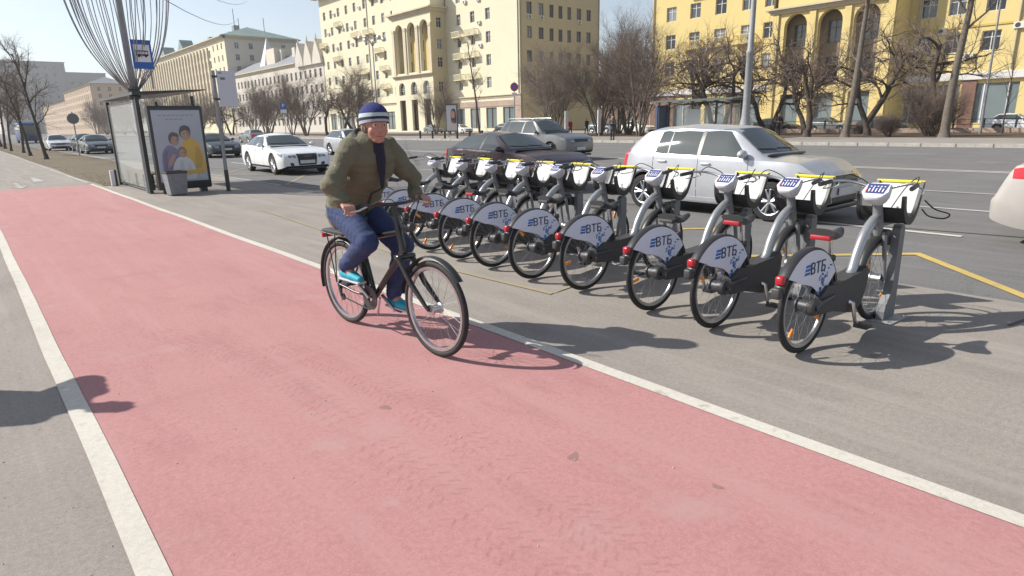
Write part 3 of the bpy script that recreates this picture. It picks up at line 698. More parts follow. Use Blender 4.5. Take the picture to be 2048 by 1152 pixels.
make_car('parked_car', 'silver hatchback standing directly behind the share bikes', (10.27, 5.93, 0), HD, silv,
         dict(L=3.80, W=1.64, H=1.51, fo=.80, wb=2.44, cowl=.92, wst=.34, rst=-1.42, rb=-1.80, wend=-1.12, zn=.76, zh=1.0, zd=1.06, belt0=.91, belt1=1.0, rear=1.0, tail=(.70, 1.06), tailx=.17, pillars=(-.22, -.84)))
make_car('passing_car', 'maroon hatchback partly hidden behind the middle share bikes', (10.8, 12.35, 0), HD, car_paint('car_maroon', (.036, .017, .022), .4, .3),
         dict(L=4.1, W=1.76, H=1.39, fo=.86, wb=2.58, cowl=.72, wst=-.02, rst=-1.25, rb=-1.82, zn=.70, zh=.93, zd=.97, belt0=.84, belt1=.96, rear=.92, pillars=(-.42, -1.25)))
make_car('passing_suv', 'grey sport utility car with roof rails in the far lane', (19.85, 20.85, 0), HD, car_paint('car_gunmetal', (.17, .172, .176), .6, .3),
         dict(L=4.65, W=1.89, H=1.74, fo=.92, wb=2.70, R=.36, cowl=.88, wst=.15, rst=-1.75, rb=-2.12, zn=.92, zh=1.13, zd=1.13, belt0=1.04, belt1=1.16, rear=1.12, rails=True, style='multi', pillars=(-.40, -1.40), zb=.26, wr=.62))
make_car('passing_sedan', 'white saloon car with large dark grille beside the rider', (9.2, 23.7, 0), HD-R_(3), car_paint('car_white', (.80, .81, .82), .0, .25),
         dict(L=4.85, W=1.86, H=1.40, fo=.90, wb=2.90, R=.34, cowl=.74, wst=-.05, rst=-1.20, rb=-1.82, zn=.72, zh=.93, zd=.99, belt0=.86, belt1=.97, rear=.94, grille='wide', deck=True, style='multi', pillars=(-.50, -1.30), wr=.60))
dkgrey = car_paint('car_dark_grey', (.06, .066, .072), .4, .3)
make_car('passing_sedan', 'dark grey car seen behind the white timetable post', (11.5, 40.0, 0), HD, dkgrey,
         dict(L=4.45, W=1.78, H=1.38, fo=.86, wb=2.65, deck=True, rb=-1.65, rst=-1.0, wst=.02, cowl=.75, zn=.70, zh=.92, zd=.98), detail=False)
make_car('passing_sedan', 'dark grey car nearest the shelter glass on the left', (7.9, 56.5, 0), HD, car_paint('car_slate', (.10, .12, .125), .4, .3),
         dict(L=4.5, W=1.80, H=1.40, fo=.86, wb=2.65, deck=True, rb=-1.65, rst=-1.0, wst=.02, cowl=.75, zn=.70, zh=.92, zd=.98), detail=False)
make_car('passing_car', 'small white car farther along the left kerb', (6.9, 70, 0), HD, MATS['car_white'], dict(L=4.2, W=1.75, H=1.42, fo=.84, wb=2.55), detail=False)
make_car('passing_car', 'dark car between the white and the slate car at left', (8.2, 63.5, 0), HD, dkgrey, dict(L=4.2, W=1.75, H=1.46, fo=.84, wb=2.55), detail=False)
make_car('passing_car', 'grey car driving away beyond the white saloon', (25.2, 73.5, 0), R_(90), car_paint('car_grey', (.22, .24, .24), .5, .3), dict(L=4.3, W=1.78, H=1.46), detail=False)
make_car('passing_car', 'pale car mostly hidden behind the shoulder of the rider', (17.0, 33.5, 0), HD, silv, dict(L=4.2, W=1.75, H=1.46), detail=False)
make_car('passing_car', 'beige silver car cut off by the right edge of the picture', (10.42, -.15, 0), HD, car_paint('car_beige', (.47, .44, .41), .3, .35),
         dict(L=4.4, W=1.74, H=1.43, fo=.86, wb=2.6, deck=True, rb=-1.60, rst=-1.0, wst=.02, cowl=.75, zd=1.02, rear=1.0, tail=(.80, .985), tailx=.44, tuck=.14))
# cars parked by the buildings on the far side
PK = [(63.5, 86, 'white', 'white parked car left of the far advertising board'), (64, 75, 'dark', 'dark parked car right of the far advertising board'), (63, 49.5, 'white', 'white parked car behind the pedestrian in dark trousers'), (64, 56, 'grey', 'grey parked car behind the many stemmed tree'),
      (62, 31.5, 'dark', 'dark estate car parked beside the big lamp post'), (63.5, 22.3, 'dark', 'dark parked car behind the round bush'), (63.5, 12.6, 'white', 'white parked car at the far right below the shop fronts'), (63.5, 27, 'grey', 'grey parked car behind the thick tree trunk'), (64, 95, 'grey', 'grey parked car in front of the tall portico')]
for x, y, c, lb in PK:
    make_car('parked_car', lb, (x, y, .05), HD+R_(rnd.uniform(-3, 3)), {'white': MATS['car_white'], 'dark': dkgrey, 'grey': MATS['car_grey']}[c], dict(L=4.3, W=1.76, H=1.46, deck=rnd.random() < .5), 'cars parked along the far buildings', False)
# ================================================================== BUILDINGS (far side of the avenue)
cream = facade_mat('cream_render', (.74, .68, .50))
yell = facade_mat('yellow_render', (.69, .555, .25))
pale = facade_mat('pale_stone', (.66, .60, .50))
whiteb = facade_mat('white_render', (.62, .57, .50))
beige = facade_mat('beige_render', (.52, .40, .29))
greyb = mat('grey_brown_stone', (.30, .275, .25), .95, var=.15, scale=.1)
cornm = mat('cornice_stone', (.58, .50, .36), .9, var=.1, scale=.5)
brown = mat('brown_granite', (.20, .105, .075), .6, var=.2, scale=1.5)
greenr = mat('green_copper_roof', (.21, .29, .255), .6, var=.25, scale=.4)
greyr = mat('grey_sheet_roof', (.24, .25, .26), .55, var=.2, scale=.4)
framew = mat('white_window_frame', (.62, .61, .58), .6)
framed = mat('brown_window_frame', (.16, .10, .065), .6)
acm = mat('air_conditioner', (.62, .62, .60), .5)
shopg = mat('shop_glass', (.16, .20, .21), .08, spec=.8)
pinkst = mat('pink_stone_base', (.40, .30, .24), .8, var=.15, scale=.8)
WM = {}
def window(parent, w, h, P, ry, kind=0, arch=False, fm=None):
    """one window: frame with mullion and transom, pane as sub-part. P = centre of sill line, local y = into the wall"""
    fm = fm or framew; k = (round(w, 2), round(h, 2), kind, arch, fm.name)
    if k not in WM:
        t = .07; mb = MB(); top = h
        mb.box((-w/2, -.03, 0), (-w/2+t, .05, top)); mb.box((w/2-t, -.03, 0), (w/2, .05, top)); mb.box((-w/2+t, -.03, 0), (w/2-t, .05, t)); mb.box((-w/2+t, -.03, top-t), (w/2-t, .05, top))
        mb.box((-.04, -.025, t), (.04, .045, top-t)); mb.box((-w/2+t, -.02, h*.66), (-.04, .04, h*.66+.06)); mb.box((.04, -.02, h*.66), (w/2-t, .04, h*.66+.06))
        if arch:
            r = w/2; n = 10
            for i in range(n):
                a0, a1 = math.pi*i/n, math.pi*(i+1)/n
                mb.add([(r*math.cos(a0), -.03, top+r*math.sin(a0)), (r*math.cos(a1), -.03, top+r*math.sin(a1)), ((r-t)*math.cos(a1), -.03, top+(r-t)*math.sin(a1)), ((r-t)*math.cos(a0), -.03, top+(r-t)*math.sin(a0)),
                        (r*math.cos(a0), .05, top+r*math.sin(a0)), (r*math.cos(a1), .05, top+r*math.sin(a1)), ((r-t)*math.cos(a1), .05, top+(r-t)*math.sin(a1)), ((r-t)*math.cos(a0), .05, top+(r-t)*math.sin(a0))], [(0, 1, 2, 3), (4, 7, 6, 5), (2, 6, 7, 3)])
            mb.box((-.03, -.02, top), (.03, .04, top+r-t))
        g = MB(); pts = [(-w/2+.03, .02, .03), (w/2-.03, .02, .03), (w/2-.03, .02, h)]
        if arch: pts += [((w/2-.03)*math.cos(math.pi*i/10), .02, h+(w/2-.03)*math.sin(math.pi*i/10)) for i in range(1, 10)]
        pts.append((-w/2+.03, .02, h)); g.add(pts, [tuple(range(len(pts)))])
        WM[k] = (mb.mesh('window', fm), g.mesh('pane', (winglass, winglass2, winglass3)[kind]))
    a, b = WM[k]; o = link('window', a, parent, P); o.rotation_euler = (0, 0, ry); link('pane', b, o); return o
def wall_mesh(mb, W, H, holes, depth=.28, z0=0.):
    """wall in local (u, v=0 outer face, z) with recessed openings; holes: (u0, u1, z0, z1, arch)"""
    us = sorted(set([0, W]+[h[i] for h in holes for i in (0, 1)])); zs = sorted(set([z0, H]+[h[2] for h in holes]+[h[3]+((h[1]-h[0])/2 if h[4] else 0) for h in holes]+[h[3] for h in holes]))
    zs = [z for z in zs if z0 <= z <= H]
    spans = []
    for i in range(len(zs)-1):
        zc = (zs[i]+zs[i+1])/2
        act = sorted([(h[0], h[1]) for h in holes if h[2] < zc < h[3]+((h[1]-h[0])/2 if h[4] else 0)])
        u = 0
        for a, b in act+[(W, W)]:
            if a > u+1e-6: mb.add([(u, 0, zs[i]), (a, 0, zs[i]), (a, 0, zs[i+1]), (u, 0, zs[i+1])], [(0, 1, 2, 3)])
            u = max(u, b)
    for (a, b, c, d, ar) in holes:
        path = [(a, c), (b, c), (b, d)]
        if ar:
            r = (b-a)/2; m_ = (a+b)/2; arc = [(m_+r*math.cos(math.pi*i/12), d+r*math.sin(math.pi*i/12)) for i in range(13)]; path += arc[1:-1]
            zt = d+r
            q = arc[:7]; mb.add([(u, 0, z) for u, z in q]+[(b, 0, zt)], [tuple(range(8))])
            q = arc[6:]; mb.add([(u, 0, z) for u, z in q]+[(a, 0, zt)], [tuple(range(8))])
        path.append((a, d)); n = len(path)
        mb.add([(u, 0, z) for u, z in path]+[(u, depth, z) for u, z in path], [(i, (i+1) % n, n+(i+1) % n, n+i) for i in range(n)])
    return mb
def frame_of(face, F):
    """matrix: local (u along the wall, v inward, z). face 'w' looks to -x at x=F; 's' looks to -y at y=F"""
    if face == 'w': return Matrix(((0, 1, 0, F), (-1, 0, 0, 0), (0, 0, 1, 0), (0, 0, 0, 1)))
    return Matrix(((1, 0, 0, 0), (0, 1, 0, F), (0, 0, 1, 0), (0, 0, 0, 1)))
def facade(root, face, F, a0, a1, z0, H, holes, m, name='wall', depth=.28, win=True, kinds=(0, 0, 1, 2), fm=None):
    """holes: (centre coordinate along wall, width, z0, z1, arch, window?)"""
    W = abs(a1-a0); hi = max(a0, a1); lo = min(a0, a1)
    U = (lambda a: hi-a) if face == 'w' else (lambda a: a-lo)
    mb = MB(); hs = [(round(U(c)-w/2, 4), round(U(c)+w/2, 4), zz0, zz1, ar) for (c, w, zz0, zz1, ar, wi) in holes]
    wall_mesh(mb, W, H, hs, depth, z0)
    M = frame_of(face, F) if face == 's' else Matrix(((0, 1, 0, F), (-1, 0, 0, hi), (0, 0, 1, 0), (0, 0, 0, 1)))
    if face == 's': M = Matrix.Translation((lo, 0, 0)) @ M
    mb.xf(M); wl_ = mb.build(name, m, root, fix=False)
    if win:
        for (c, w, zz0, zz1, ar, wi) in holes:
            if not wi: continue
            if face == 'w': window(root, w, zz1-zz0, (F+depth-.06, c, zz0), R_(-90), rnd.choice(kinds), ar, fm)
            else: window(root, w, zz1-zz0, (c, F+depth-.06, zz0), 0, rnd.choice(kinds), ar, fm)
    return wl_
def ledge(root, face, F, a0, a1, z, h, d, m, name='cornice'):
    lo, hi = min(a0, a1), max(a0, a1); mb = MB()
    st = [(0, .35), (.35, .55), (.7, 1.)]
    for i, (t, k) in enumerate(st):
        zz0 = z+h*t; zz1 = z+h*(st[i+1][0] if i < 2 else 1)
        if face == 'w': mb.box((F-d*k, lo-d*k, zz0), (F+.1, hi+d*k, zz1))
        else: mb.box((lo-d*k, F-d*k, zz0), (hi+d*k, F+.1, zz1))
    return mb.build(name, m, root)
def balcony(root, face, F, c, z, w=2.6, d=1.0, m=cream):
    """slab, two brackets, posts, rail"""
    b = MB().box((-w/2, -d, -.14), (w/2, 0, 0)); 
    sl_ = b.build('balcony', m, root)
    br = []
    for s in (-1, 1):
        MB().prism([(-d*.75, -.14), (0, -.14), (0, -.75), (-.12, -.7)], s*w*.33-.09, s*w*.33+.09, 'yz').build('bracket', m, sl_)
    rl = MB().box((-w/2, -d, .92), (w/2, -d+.08, 1.02)).box((-w/2, -d, 0), (-w/2+.07, -d+.07, .92)).box((w/2-.07, -d, 0), (w/2, -d+.07, .92)).box((-w/2, -d+.08, .92), (-w/2+.08, 0, 1.02)).box((w/2-.08, -d+.08, .92), (w/2, 0, 1.02))
    nb = int(w/.2)
    for i in range(1, nb): rl.box((-w/2+i*w/nb-.03, -d+.01, 0), (-w/2+i*w/nb+.03, -d+.06, .92))
    for i in range(1, 5):
        for s in (-1, 1): rl.box((s*(w/2-.035)-.03, -d+i*d/5-.02, 0), (s*(w/2-.035)+.03, -d+i*d/5+.03, .92))
    rl.build('railing', m, sl_)
    if face == 'w': sl_.location = (F, c, z); sl_.rotation_euler = (0, 0, R_(-90))
    else: sl_.location = (c, F, z)
    return sl_
def aircon(root, face, F, c, z):
    o = MB().box((-.42, -.34, 0), (.42, -.02, .6), .02).build('air_conditioner', acm, root)
    MB().lathe([(0, 0), (.22, 0), (.24, .02)], 16, 'y', (-.08, -.345, .3)).build('fan_grille', dkst, o)
    if face == 'w': o.location = (F, c, z); o.rotation_euler = (0, 0, R_(-90))
    else: o.location = (c, F, z)
def downpipe(root, x, y, z0, z1): MB().tube([(x, y, z0), (x, y, z1)], .09, 8).build('drain_pipe', mat('zinc_pipe', (.42, .38, .28), .6), root, 60)
def shell(root, x0, y0, x1, y1, H, m, open_faces=()):
    """back and hidden walls of a block, plus a flat top"""
    mb = MB()
    if 'n' not in open_faces: mb.add([(x0, y1, 0), (x1, y1, 0), (x1, y1, H), (x0, y1, H)], [(0, 1, 2, 3)])
    if 's' not in open_faces: mb.add([(x0, y0, 0), (x1, y0, 0), (x1, y0, H), (x0, y0, H)], [(0, 1, 2, 3)])
    if 'e' not in open_faces: mb.add([(x1, y0, 0), (x1, y1, 0), (x1, y1, H), (x1, y0, H)], [(0, 1, 2, 3)])
    if 'w' not in open_faces: mb.add([(x0, y0, 0), (x0, y1, 0), (x0, y1, H), (x0, y0, H)], [(0, 1, 2, 3)])
    return mb.build('side_wall', m, root, fix=False)
def hip_roof(root, x0, y0, x1, y1, z, h, m, ov=.8, name='roof'):
    x0 -= ov; y0 -= ov; x1 += ov; y1 += ov; w = min(x1-x0, y1-y0)/2
    if (y1-y0) > (x1-x0): r = [((x0+x1)/2, y0+w, z+h), ((x0+x1)/2, y1-w, z+h)]
    else: r = [(x0+w, (y0+y1)/2, z+h), (x1-w, (y0+y1)/2, z+h)]
    v = [(x0, y0, z), (x1, y0, z), (x1, y1, z), (x0, y1, z)]+r
    f = [(0, 1, 4), (1, 2, 5, 4), (2, 3, 5), (3, 0, 4, 5)] if (y1-y0) > (x1-x0) else [(0, 1, 5, 4), (1, 2, 5), (2, 3, 4, 5), (3, 0, 4)]
    mb = MB().add(v, f+[(3, 2, 1, 0)]); return mb.build(name, m, root)
F = 78.
# ---------------------------------------------------------------- A: cream block with tall loggia portico
A = empty('portico_building', (0, 0, 0), 0, 'cream apartment block with a tall arched and columned portico', 'building')
rowsA = [8.0, 12.0, 16.0, 20.0, 24.0, 28.0]
hl_ = []
for c in (163.4, 159.6, 155.5, 151.2, 147.0, 142.2, 138.1, 133.9, 129.8):
    for z in rowsA: hl_.append((c, 1.35, z, z+1.95, False, True))
for c in (163, 158, 153, 148, 143, 138, 133): hl_.append((c, 3.4, .6, 4.6, False, False))
facade(A, 'w', F, 166, 124.0, 0, 34, hl_, cream)
for c in (163, 158, 153, 148, 143, 138, 133):
    o = MB().box((F+.24, c-1.7, .6), (F+.27, c+1.7, 4.6)).build('shop_window', shopg, A)
    MB().box((F+.12, c-.05, .6), (F+.23, c+.05, 4.6)).build('shop_mullion', framed, o); MB().box((F+.1, c-1.7, 3.6), (F+.23, c+1.7, 3.68)).build('shop_transom', framed, o)
hr = []
for c in (105.4, 101.0, 96.4):
    for z in rowsA: hr.append((c, 1.35, z, z+1.95, False, True))
for c in (106, 101, 96, 91): hr.append((c, 3.2, .6, 4.4, False, False))
facade(A, 'w', F, 109.6, 87.6, 0, 34, hr, cream)
for c in (106, 101, 96, 91):
    o = MB().box((F+.24, c-1.6, .6), (F+.27, c+1.6, 4.4)).build('shop_window', shopg, A); MB().box((F+.1, c-.05, .6), (F+.23, c+.05, 4.4)).build('shop_mullion', framed, o)
he = []
for c in (80.3, 83.2, 85.8, 88.1, 90.4, 93.0, 95.7):
    for z in rowsA: he.append((c, 1.25 if not 85 < c < 91 else 1.05, z-.2 if 85 < c < 91 else z, z+1.95, False, True))
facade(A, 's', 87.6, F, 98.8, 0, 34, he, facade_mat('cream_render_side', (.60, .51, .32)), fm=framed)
shell(A, F, 87.6, 98.8, 166, 34, cream, ('w', 's'))
ledge(A, 'w', F, 109.6, 87.6, 6.1, .5, .35, cornm, 'string_course'); ledge(A, 'w', F, 166, 124.0, 6.1, .5, .35, cornm, 'string_course')
hip_roof(A, F, 87.6, 98.8, 166, 34.02, 3.4, greyr, 1.6)
MB().box((F-1.6, 86.0, 33.3), (F, 110, 34.0)).build('cornice', cornm, A); MB().box((F-1.6, 124.2, 33.3), (F, 167.6, 34.0)).build('cornice', cornm, A); MB().box((F, 86.0, 33.3), (99.5, 87.58, 34.0)).build('cornice', cornm, A)
base = MB().box((F-.12, 87.4, 0), (F, 89.3, 6.1)); base.build('corner_pier', pinkst, A)
MB().box((F-.14, 89.3, 4.6), (F-.01, 109.5, 5.6)).build('shop_fascia', pinkst, A)
# portico block
px0 = 74.35; py0, py1 = 109.6, 124.2
ap = [(c, 2.35, 0.3, 6.6, False, False) for c in (121.6, 116.9, 112.2)]+[(c, 2.35, 7.6, 9.0, True, True) for c in (121.6, 116.9, 112.2)]
facade(A, 'w', px0, py1, py0, 0, 11.2, ap, cream, 'portico_base', .5)
for c in (121.6, 116.9, 112.2): MB().box((px0+.9, c-1.3, .3), (px0+.94, c+1.3, 6.6)).build('entrance_door', framed, A)
hz_ = [(c, 2.95, 12.0, 20.2, True, False) for c in (121.6, 116.9, 112.2)]
facade(A, 'w', px0, py1, py0, 11.2, 24.0, hz_, cream, 'portico_screen', .75)
bk = []
for c in (121.6, 116.9, 112.2):
    for z in (12.4, 16.2, 19.6): bk.append((c, 1.3, z, z+2.2, False, True))
facade(A, 'w', px0+2.6, py1-.4, py0+.4, 11.2, 24.0, bk, yell, 'loggia_wall', .2, fm=framed)
sd_ = [(76.3, 1.2, z, z+1.9, False, True) for z in (8.0, 12.6, 16.0, 20.0)]
facade(A, 's', py0, px0, F, 0, 24.0, sd_, MATS['cream_render_side'], 'portico_side')
shell(A, px0, py0, F, py1, 24.0, cream, ('w', 's', 'e'))
MB().add([(px0, py0, 23.9), (F, py0, 23.9), (F, py1, 23.9), (px0, py1, 23.9)], [(0, 1, 2, 3)]).build('portico_roof', greyr, A)
MB().add([(px0+.3, py0+.2, 11.25), (F, py0+.2, 11.25), (F, py1-.2, 11.25), (px0+.3, py1-.2, 11.25)], [(0, 1, 2, 3)]).build('loggia_floor', pale, A)
ledge(A, 'w', px0, py1, py0, 11.0, .6, .6, cornm, 'portico_cornice'); ledge(A, 'w', px0, py1, py0, 22.9, .9, .9, cornm, 'portico_cornice'); ledge(A, 's', py0, px0+.1, F-.1, 22.93, .85, .8, cornm, 'portico_cornice')
MB().box((px0+.2, py0+.2, 24.0), (F, py1-.2, 27.5)).build('portico_attic', cream, A)
for c in (123.7, 119.25, 114.55, 109.95):
    MB().box((px0-.22, c-.42, 11.65), (px0-.02, c+.42, 20.3)).build('pilaster', cornm, A); MB().box((px0-.3, c-.5, 20.3), (px0-.02, c+.5, 20.8)).build('capital', cornm, A)
for (c, z, w) in ((164.3, 21.6, 2.6), (157.2, 17.8, 3), (146.6, 22.4, 3), (140.5, 22.4, 3), (136, 17.9, 3), (145.0, 13.8, 6), (134.0, 13.9, 2.6), (134, 9.8, 2.8), (155.4, 25.8, 2.6), (138, 29.8, 3), (133.8, 29.8, 3), (105.6, 17.9, 3), (101.0, 17.9, 3.2), (105.5, 13.9, 3.), (101.0, 13.9, 3.2), (101.0, 9.9, 3.2), (105.6, 9.9, 3.)):
    balcony(A, 'w', F, c, z-.1 if z > 9.9 else z, w)
for (c, z) in ((161.5, 24.2), (157.6, 28.4), (153.4, 24.5), (149.1, 20.6), (149, 24.3), (144.4, 28.2), (157.4, 20.4), (98.8, 19.4), (98.6, 15.4), (98.9, 23.4), (103, 23.5)): aircon(A, 'w', F, c, z)
for c in (80.3, 83.2, 93.0): aircon(A, 's', 87.6, c, 19.2)
downpipe(A, F-.1, 88.0, 6.6, 33); downpipe(A, F-.1, 141.0, 6.6, 33); downpipe(A, 78.3, 87.5, 0, 33); downpipe(A, 98.5, 87.5, 0, 33)
# ---------------------------------------------------------------- B: yellow block on the right
B = empty('arcade_building', (0, 0, 0), 0, 'yellow apartment block with three tall arches above shop fronts', 'building')
hb1 = []
for c in (56.0, 52.2, 48.4, 44.6, 41.6):
    for z in (7.4, 11.0, 14.6, 18.2, 21.8): hb1.append((c, 1.6, z, z+1.85, False, True))
for c in (53.5, 48.5, 43.6): hb1.append((c, 3.0, .5, 4.2, False, False))
facade(B, 'w', F, 59.2, 39.2, 0, 27, hb1, yell)
for c in (53.5, 48.5, 43.6):
    o = MB().box((F+.2, c-1.5, .5), (F+.25, c+1.5, 4.2)).build('shop_window', shopg, B); MB().box((F+.08, c-.05, .5), (F+.19, c+.05, 4.2)).build('shop_mullion', framew, o)
hb2 = []
for c in (24.4, 21.9, 18.7, 14.6, 10.4, 6.2):
    for z in (7.45, 11.05, 14.65, 18.25, 21.85): hb2.append((c, 1.45 if c > 20 else 1.55, z, z+1.85, False, True))
for c, w in ((24.4, 2.4), (21.6, 1.9), (17.6, 3.6), (13.2, 3.6), (8.6, 3.6)): hb2.append((c, w, .6, 4.4, False, False))
facade(B, 'w', F, 26.1, -8, 0, 27, hb2, yell, kinds=(0, 1, 1, 2))
for c, w in ((24.4, 2.4), (21.6, 1.9), (17.6, 3.6), (13.2, 3.6), (8.6, 3.6)):
    o = MB().box((F+.2, c-w/2, .6), (F+.25, c+w/2, 4.4)).build('shop_window', shopg, B)
    for t in (-.28, .28): MB().box((F+.06, c+t*w-.06, .6), (F+.19, c+t*w+.06, 4.4)).build('shop_mullion', whitep, o)
for y0, y1 in ((39.5, 59.2), (-8, 25.9)):
    MB().box((F-.35, y0, 4.75), (F-.01, y1, 5.45), .04).build('shop_fascia', mat('white_fascia', (.62, .60, .58), .7, var=.08, scale=1), B)
MB().box((F-.18, 19.25, .1), (F-.012, 20.45, 4.7)).build('brown_panel', brown, B); MB().box((F-.18, 54.9, .1), (F-.012, 59.3, 4.7)).build('brown_panel', brown, B); MB().box((F-.18, 45.3, .1), (F-.012, 46.8, 4.7)).build('brown_panel', brown, B)
MB().box((F-.10, -8, 9.75), (F-.01, 25.9, 9.95)).build('string_course', mat('yellow_band', (.56, .41, .12), .9), B)
ledge(B, 'w', F, 59.2, 39.6, 26.2, .8, 1., cornm); ledge(B, 'w', F, 25.9, -8, 26.2, .8, 1., cornm)
shell(B, F, -8, 96, 59.2, 27, yell, ('w',)); hip_roof(B, F, -8, 96, 59.2, 27.02, 3, greyr, 1.2)
bx0 = 74.4; by0, by1 = 26.1, 39.3
har = [(c, 2.6, 5.0, 11.5, True, False) for c in (36.55, 32.7, 28.95)]+[(c, 2.2, .3, 4.1, False, False) for c in (36.55, 32.7, 28.95)]
facade(B, 'w', bx0, by1, by0, 0, 13.1, har, yell, 'arcade_wall', .7)
for c in (36.55, 32.7, 28.95):
    MB().box((bx0+.5, c-1.1, .3), (bx0+.55, c+1.1, 4.1)).build('shop_window', shopg, B)
hbk = []
for c in (36.55, 32.7, 28.95):
    for z in (5.6, 9.4): hbk.append((c, 1.7, z, z+2.4, False, True))
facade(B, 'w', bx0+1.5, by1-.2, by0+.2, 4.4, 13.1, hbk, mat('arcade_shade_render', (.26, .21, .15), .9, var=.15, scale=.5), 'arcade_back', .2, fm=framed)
MB().add([(bx0+.2, by0+.1, 4.45), (bx0+1.6, by0+.1, 4.45), (bx0+1.6, by1-.1, 4.45), (bx0+.2, by1-.1, 4.45)], [(0, 1, 2, 3)]).build('arcade_floor', pale, B)
ledge(B, 'w', bx0, by1, by0, 12.95, .6, .7, cornm, 'arcade_cornice')
hup = []
for c in (36.55, 32.7, 28.95):
    for z in (14.6, 18.2, 21.8): hup.append((c, 1.6, z, z+1.9, False, True))
facade(B, 'w', bx0+.35, by1-.3, by0+.3, 13.5, 27, hup, yell, 'upper_wall')
facade(B, 's', by0, bx0, F, 0, 13.1, [(76.3, 1.2, 7.4, 9.2, False, True)], yell, 'bay_side'); facade(B, 's', by0+.3, bx0+.35, F, 13.1, 27, [(76.3, 1.1, z, z+1.9, False, True) for z in (14.6, 18.2, 21.8)], yell, 'bay_side')
MB().add([(bx0, by0, 13.05), (F, by0, 13.05), (F, by1, 13.05), (bx0, by1, 13.05)], [(0, 1, 2, 3)]).build('bay_roof', greenr, B); MB().add([(bx0, by1, 0), (F, by1, 0), (F, by1, 27), (bx0, by1, 27)], [(0, 1, 2, 3)]).build('bay_side', yell, B)
for c in (38.85, 34.6, 30.85, 26.6): MB().box((bx0-.2, c-.35, .2), (bx0-.01, c+.35, 12.9)).build('pilaster', yell, B)
for (c, z) in ((20.3, 6.7), (16.6, 9.2), (46.5, 6.6), (22.9, 9.3), (50.3, 10.2)): aircon(B, 'w', F, c, z)
for c in (52.2, 48.4, 44.6): balcony(B, 'w', F, c, 10.7, 2.6, 1.0, yell); balcony(B, 'w', F, c, 17.9, 2.6, 1.0, yell)
downpipe(B, F-.15, 58.9, 0, 26); downpipe(B, F-.15, 40.2, 5.6, 26); downpipe(B, F-.15, 25.2, 5.6, 26); downpipe(B, F-.15, 16.7, 5.6, 26)
# ---------------------------------------------------------------- C: long block with pilasters and green roof
C_ = empty('pilaster_building', (0, 0, 0), 0, 'long cream block with closely set pilasters and a green roof', 'building')
hc = []
ys = list(np.arange(262, 380, 4.4))
for c in ys:
    for z in (5, 8.7, 12.4, 16.1, 19.8, 23.5, 27.2): hc.append((float(c), 1.7, z, z+2.6, False, True))
for c in (247.5, 252, 257):
    for z in (5, 9, 13, 17, 21, 25, 29): hc.append((c, 1.4, z, z+2.0, False, True))
facade(C_, 'w', F, 384, 243.6, 0, 33, hc, cream, kinds=(0, 2, 2))
for c in ys:
    MB().box((F-.55, float(c)+1.5, 4), (F-.01, float(c)+2.9, 31)).build('pilaster', cornm, C_)
facade(C_, 's', 243.6, F, 104, 0, 33, [(c, 1.5, z, z+2.1, False, True) for c in (82, 87, 93, 99) for z in (9, 13, 17, 21, 25, 29)], pale, kinds=(0, 2))
shell(C_, F, 243.6, 104, 384, 33, pale, ('w', 's')); ledge(C_, 'w', F, 384, 243.6, 32.2, 1.0, 1.4, cornm); ledge(C_, 's', 243.6, F, 104, 32.23, .95, 1.4, cornm)
hip_roof(C_, F, 243.6, 104, 384, 33.3, 5, greenr, 1.2)
for (x, y) in ((88, 262), (92, 280), (90, 300), (86, 330)): MB().box((x, y, 35), (x+2, y+2.5, 39.5), .1).build('roof_vent_house', greyr, C_)
for y in (300, 330): MB().prism([(y, 34), (y+8, 34), (y+4, 38)], 79, 84, 'yz').build('dormer', greenr, C_)
for (x, y, h) in ((86, 255, 6), (90, 262, 4), (95, 250, 3)): MB().tube([(x, y, 36), (x, y, 38+h)], .12, 5).build('roof_mast', dkst, C_)
# ---------------------------------------------------------------- D: lower white block with gables and spire
D = empty('gabled_building', (0, 0, 0), 0, 'lower white block with pointed gables and a small spire', 'building')
hd_ = [(float(c), 1.5, z, z+2.2, False, True) for c in np.arange(168.5, 241, 3.3) for z in (2, 6.4, 10.6, 14.6)]
facade(D, 'w', F, 242, 166.4, 0, 19.2, hd_, whiteb, kinds=(2, 0, 2))
shell(D, F, 166.4, 92, 242, 19.2, whiteb, ('w',)); ledge(D, 'w', F, 242, 184.5, 18.6, .7, .8, cornm)
MB().prism([(F-.6, 19.3), (92.6, 19.3), (85, 23.5)], 184, 242.4, 'xz').build('roof', greyr, D)
for c in (168.8, 174.6, 180.4):
    MB().prism([(c-2.7, 18.0), (c+2.7, 18.0), (c+2.2, 20.2), (c, 24.2), (c-2.2, 20.2)], F-.8, F+6, 'yz').build('gable', whiteb, D)
    MB().tube([(F-.4, c, 24), (F-.4, c, 25.6)], [.3, .05], 6).build('finial', cornm, D)
v = [(80, 214, 19.3), (85.5, 214, 19.3), (85.5, 219.5, 19.3), (80, 219.5, 19.3), (82.7, 216.8, 30.0)]
MB().add(v, [(0, 1, 4), (1, 2, 4), (2, 3, 4), (3, 0, 4)]).build('spire', mat('pale_zinc', (.55, .56, .58), .5, .2), D)
for (y, x) in ((196, 83), (204, 82), (188, 83)): MB().box((x, y, 21), (x+1.2, y+2.2, 25.0), .05).build('chimney', whiteb, D)
MB().box((80.5, 206, 21), (86, 213, 25.6), .05).build('roof_house', pale, D)
